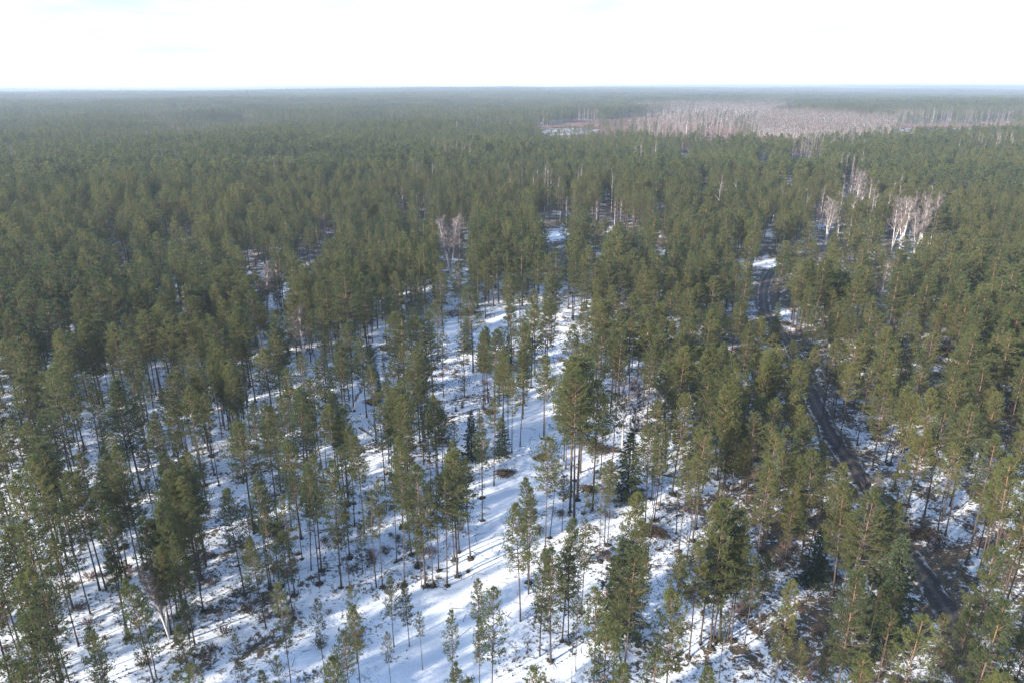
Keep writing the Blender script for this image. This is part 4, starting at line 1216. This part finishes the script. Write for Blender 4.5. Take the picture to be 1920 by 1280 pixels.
labs = label_by_landmark([(s[0], s[1], 'snowless dark') for s in STUMPS], 'stump')
for q, ((bx, by, r_, h_), lab) in enumerate(zip(STUMPS, labs)):
    x, y = at(bx, by)
    o = link('tree_stump', None, None, (x, y, height(x, y)))
    tag(o, lab, 'stump', 'stumps in the snow')
    a, b = stump_mesh(1200 + q, r_, h_); link('stump_body', a, o); link('cut_face', b, o)
    mo = link('root_mound', MOUND_ME[q % 4], o, (0, 0, -0.03)); mo.scale = (0.9, 0.9, 0.8)

# ------------------------------------------------------------------ heather, saplings' twigs and sticks poking through the snow
def ground_cover():
    rg = np.random.default_rng(41)
    n = 85000
    y = np.sqrt(rg.uniform(38 ** 2, 200 ** 2, n)); x = rg.uniform(-1, 1, n) * (y * 0.80 + 8)
    dens = vnoise(x / 9, y / 9, 51) * 0.6 + vnoise(x / 3, y / 3, 52) * 0.55
    dens += 0.12 * np.clip((x - 5) / 30, 0, 1)
    lx = np.interp(y, [55, 75, 95, 120, 150, 185], [-9, -4, -1, 2, 3, 0])
    dens -= 0.35 * np.exp(-((x - lx) / 4.0) ** 2)
    k = (dens > 0.58) & (road_dist(x, y) > 2.6)
    x, y = x[k], y[k]
    z = height(x, y)
    P = np.column_stack([x, y, z]); n = len(P)
    mb = MB()
    tufts(mb, rg, P, np.tile([0, 0, 1.0], (n, 1)), rg.uniform(0.14, 0.42, n), 7, 0.10, 0.75, 0, rg.uniform(0, 1, n), back=0.03)
    o = link('heather', mb.mesh('heather', ['heath']), kind='stuff')
    tag(o, 'dark heather and dwarf shrubs poking through the snow between the trees', 'heather')
    mb = MB()
    m_ = 9000
    y = np.sqrt(rg.uniform(38 ** 2, 190 ** 2, m_)); x = rg.uniform(-1, 1, m_) * (y * 0.80 + 8)
    k = (vnoise(x / 12, y / 12, 55) > 0.45) & (road_dist(x, y) > 2.4); x, y = x[k], y[k]
    z = height(x, y)
    for a, b, c in zip(x, y, z):
        az = rg.uniform(0, 6.28); ln = rg.uniform(0.4, 2.2)
        d = np.array([math.cos(az), math.sin(az), rg.normal() * 0.06]) * ln / 2
        p = np.array([a, b, c + 0.07])
        tube(mb, [p - d, p + d], [0.035, 0.015], 3, 0, rg.uniform(0, 1), 0.2, cap=False)
    o = link('fallen_twigs', mb.mesh('fallen_twigs', ['brush']), kind='stuff')
    tag(o, 'loose dark twigs and branches strewn over the snow', 'twigs')
ground_cover()

def undergrowth():
    rg = np.random.default_rng(43)
    n = 3600
    y = np.sqrt(rg.uniform(40 ** 2, 260 ** 2, n)); x = rg.uniform(-1, 1, n) * (y * 0.80 + 8)
    d = vnoise(x / 15, y / 15, 57) * 0.75 + vnoise(x / 4, y / 4, 58) * 0.35 + 0.14 * np.clip((x - 5) / 30, 0, 1)
    lx = np.interp(y, [55, 75, 95, 120, 150, 185], [-9, -4, -1, 2, 3, 0])
    d -= 0.4 * np.exp(-((x - lx) / 5.0) ** 2)
    k = (d > 0.62) & (road_dist(x, y) > 2.8)
    x, y = x[k], y[k]; z = height(x, y)
    src = [source(f'bush{q}', bushel(570 + q, 0.8, 1.0, 26, 0.03), ['brush' if q % 2 else 'willow']) for q in range(4)]
    sel = rg.integers(0, 4, len(x)); groups = []
    for q in range(4):
        m_ = sel == q; s = rg.uniform(0.45, 1.5, m_.sum())
        groups.append((src[q], np.column_stack([x[m_], y[m_], z[m_]]), rg.uniform(0, 6.28, m_.sum()), np.column_stack([s, s, s])))
    forest('undergrowth', groups, 'low bare brown undergrowth scattered over the snow between the trunks', 'undergrowth')
undergrowth()

# ------------------------------------------------------------------ the hazy air
def build_haze():
    mb = MB()
    x0, x1, y0, y1, z0, z1 = -62000, 62000, -3000, 62000, -75.0, 100.0
    V = [(x, y, z) for x in (x0, x1) for y in (y0, y1) for z in (z0, z1)]
    mb.add(V, [[0, 1, 3, 2], [4, 6, 7, 5], [0, 4, 5, 1], [2, 3, 7, 6], [0, 2, 6, 4], [1, 5, 7, 3]])
    me = mb.mesh('haze', [])
    m = bpy.data.materials.new('hazy_air'); m.use_nodes = True
    nt = m.node_tree; nt.nodes.remove(nt.nodes['Principled BSDF'])
    v = nt.nodes.new('ShaderNodeVolumePrincipled')
    v.inputs['Color'].default_value = (0.74, 0.85, 1.0, 1)
    v.inputs['Density'].default_value = 0.00013
    v.inputs['Anisotropy'].default_value = 0.1
    nt.links.new(v.outputs[0], nt.nodes['Material Output'].inputs['Volume'])
    me.materials.append(m)
    link('haze', me, kind='stuff')
build_haze()
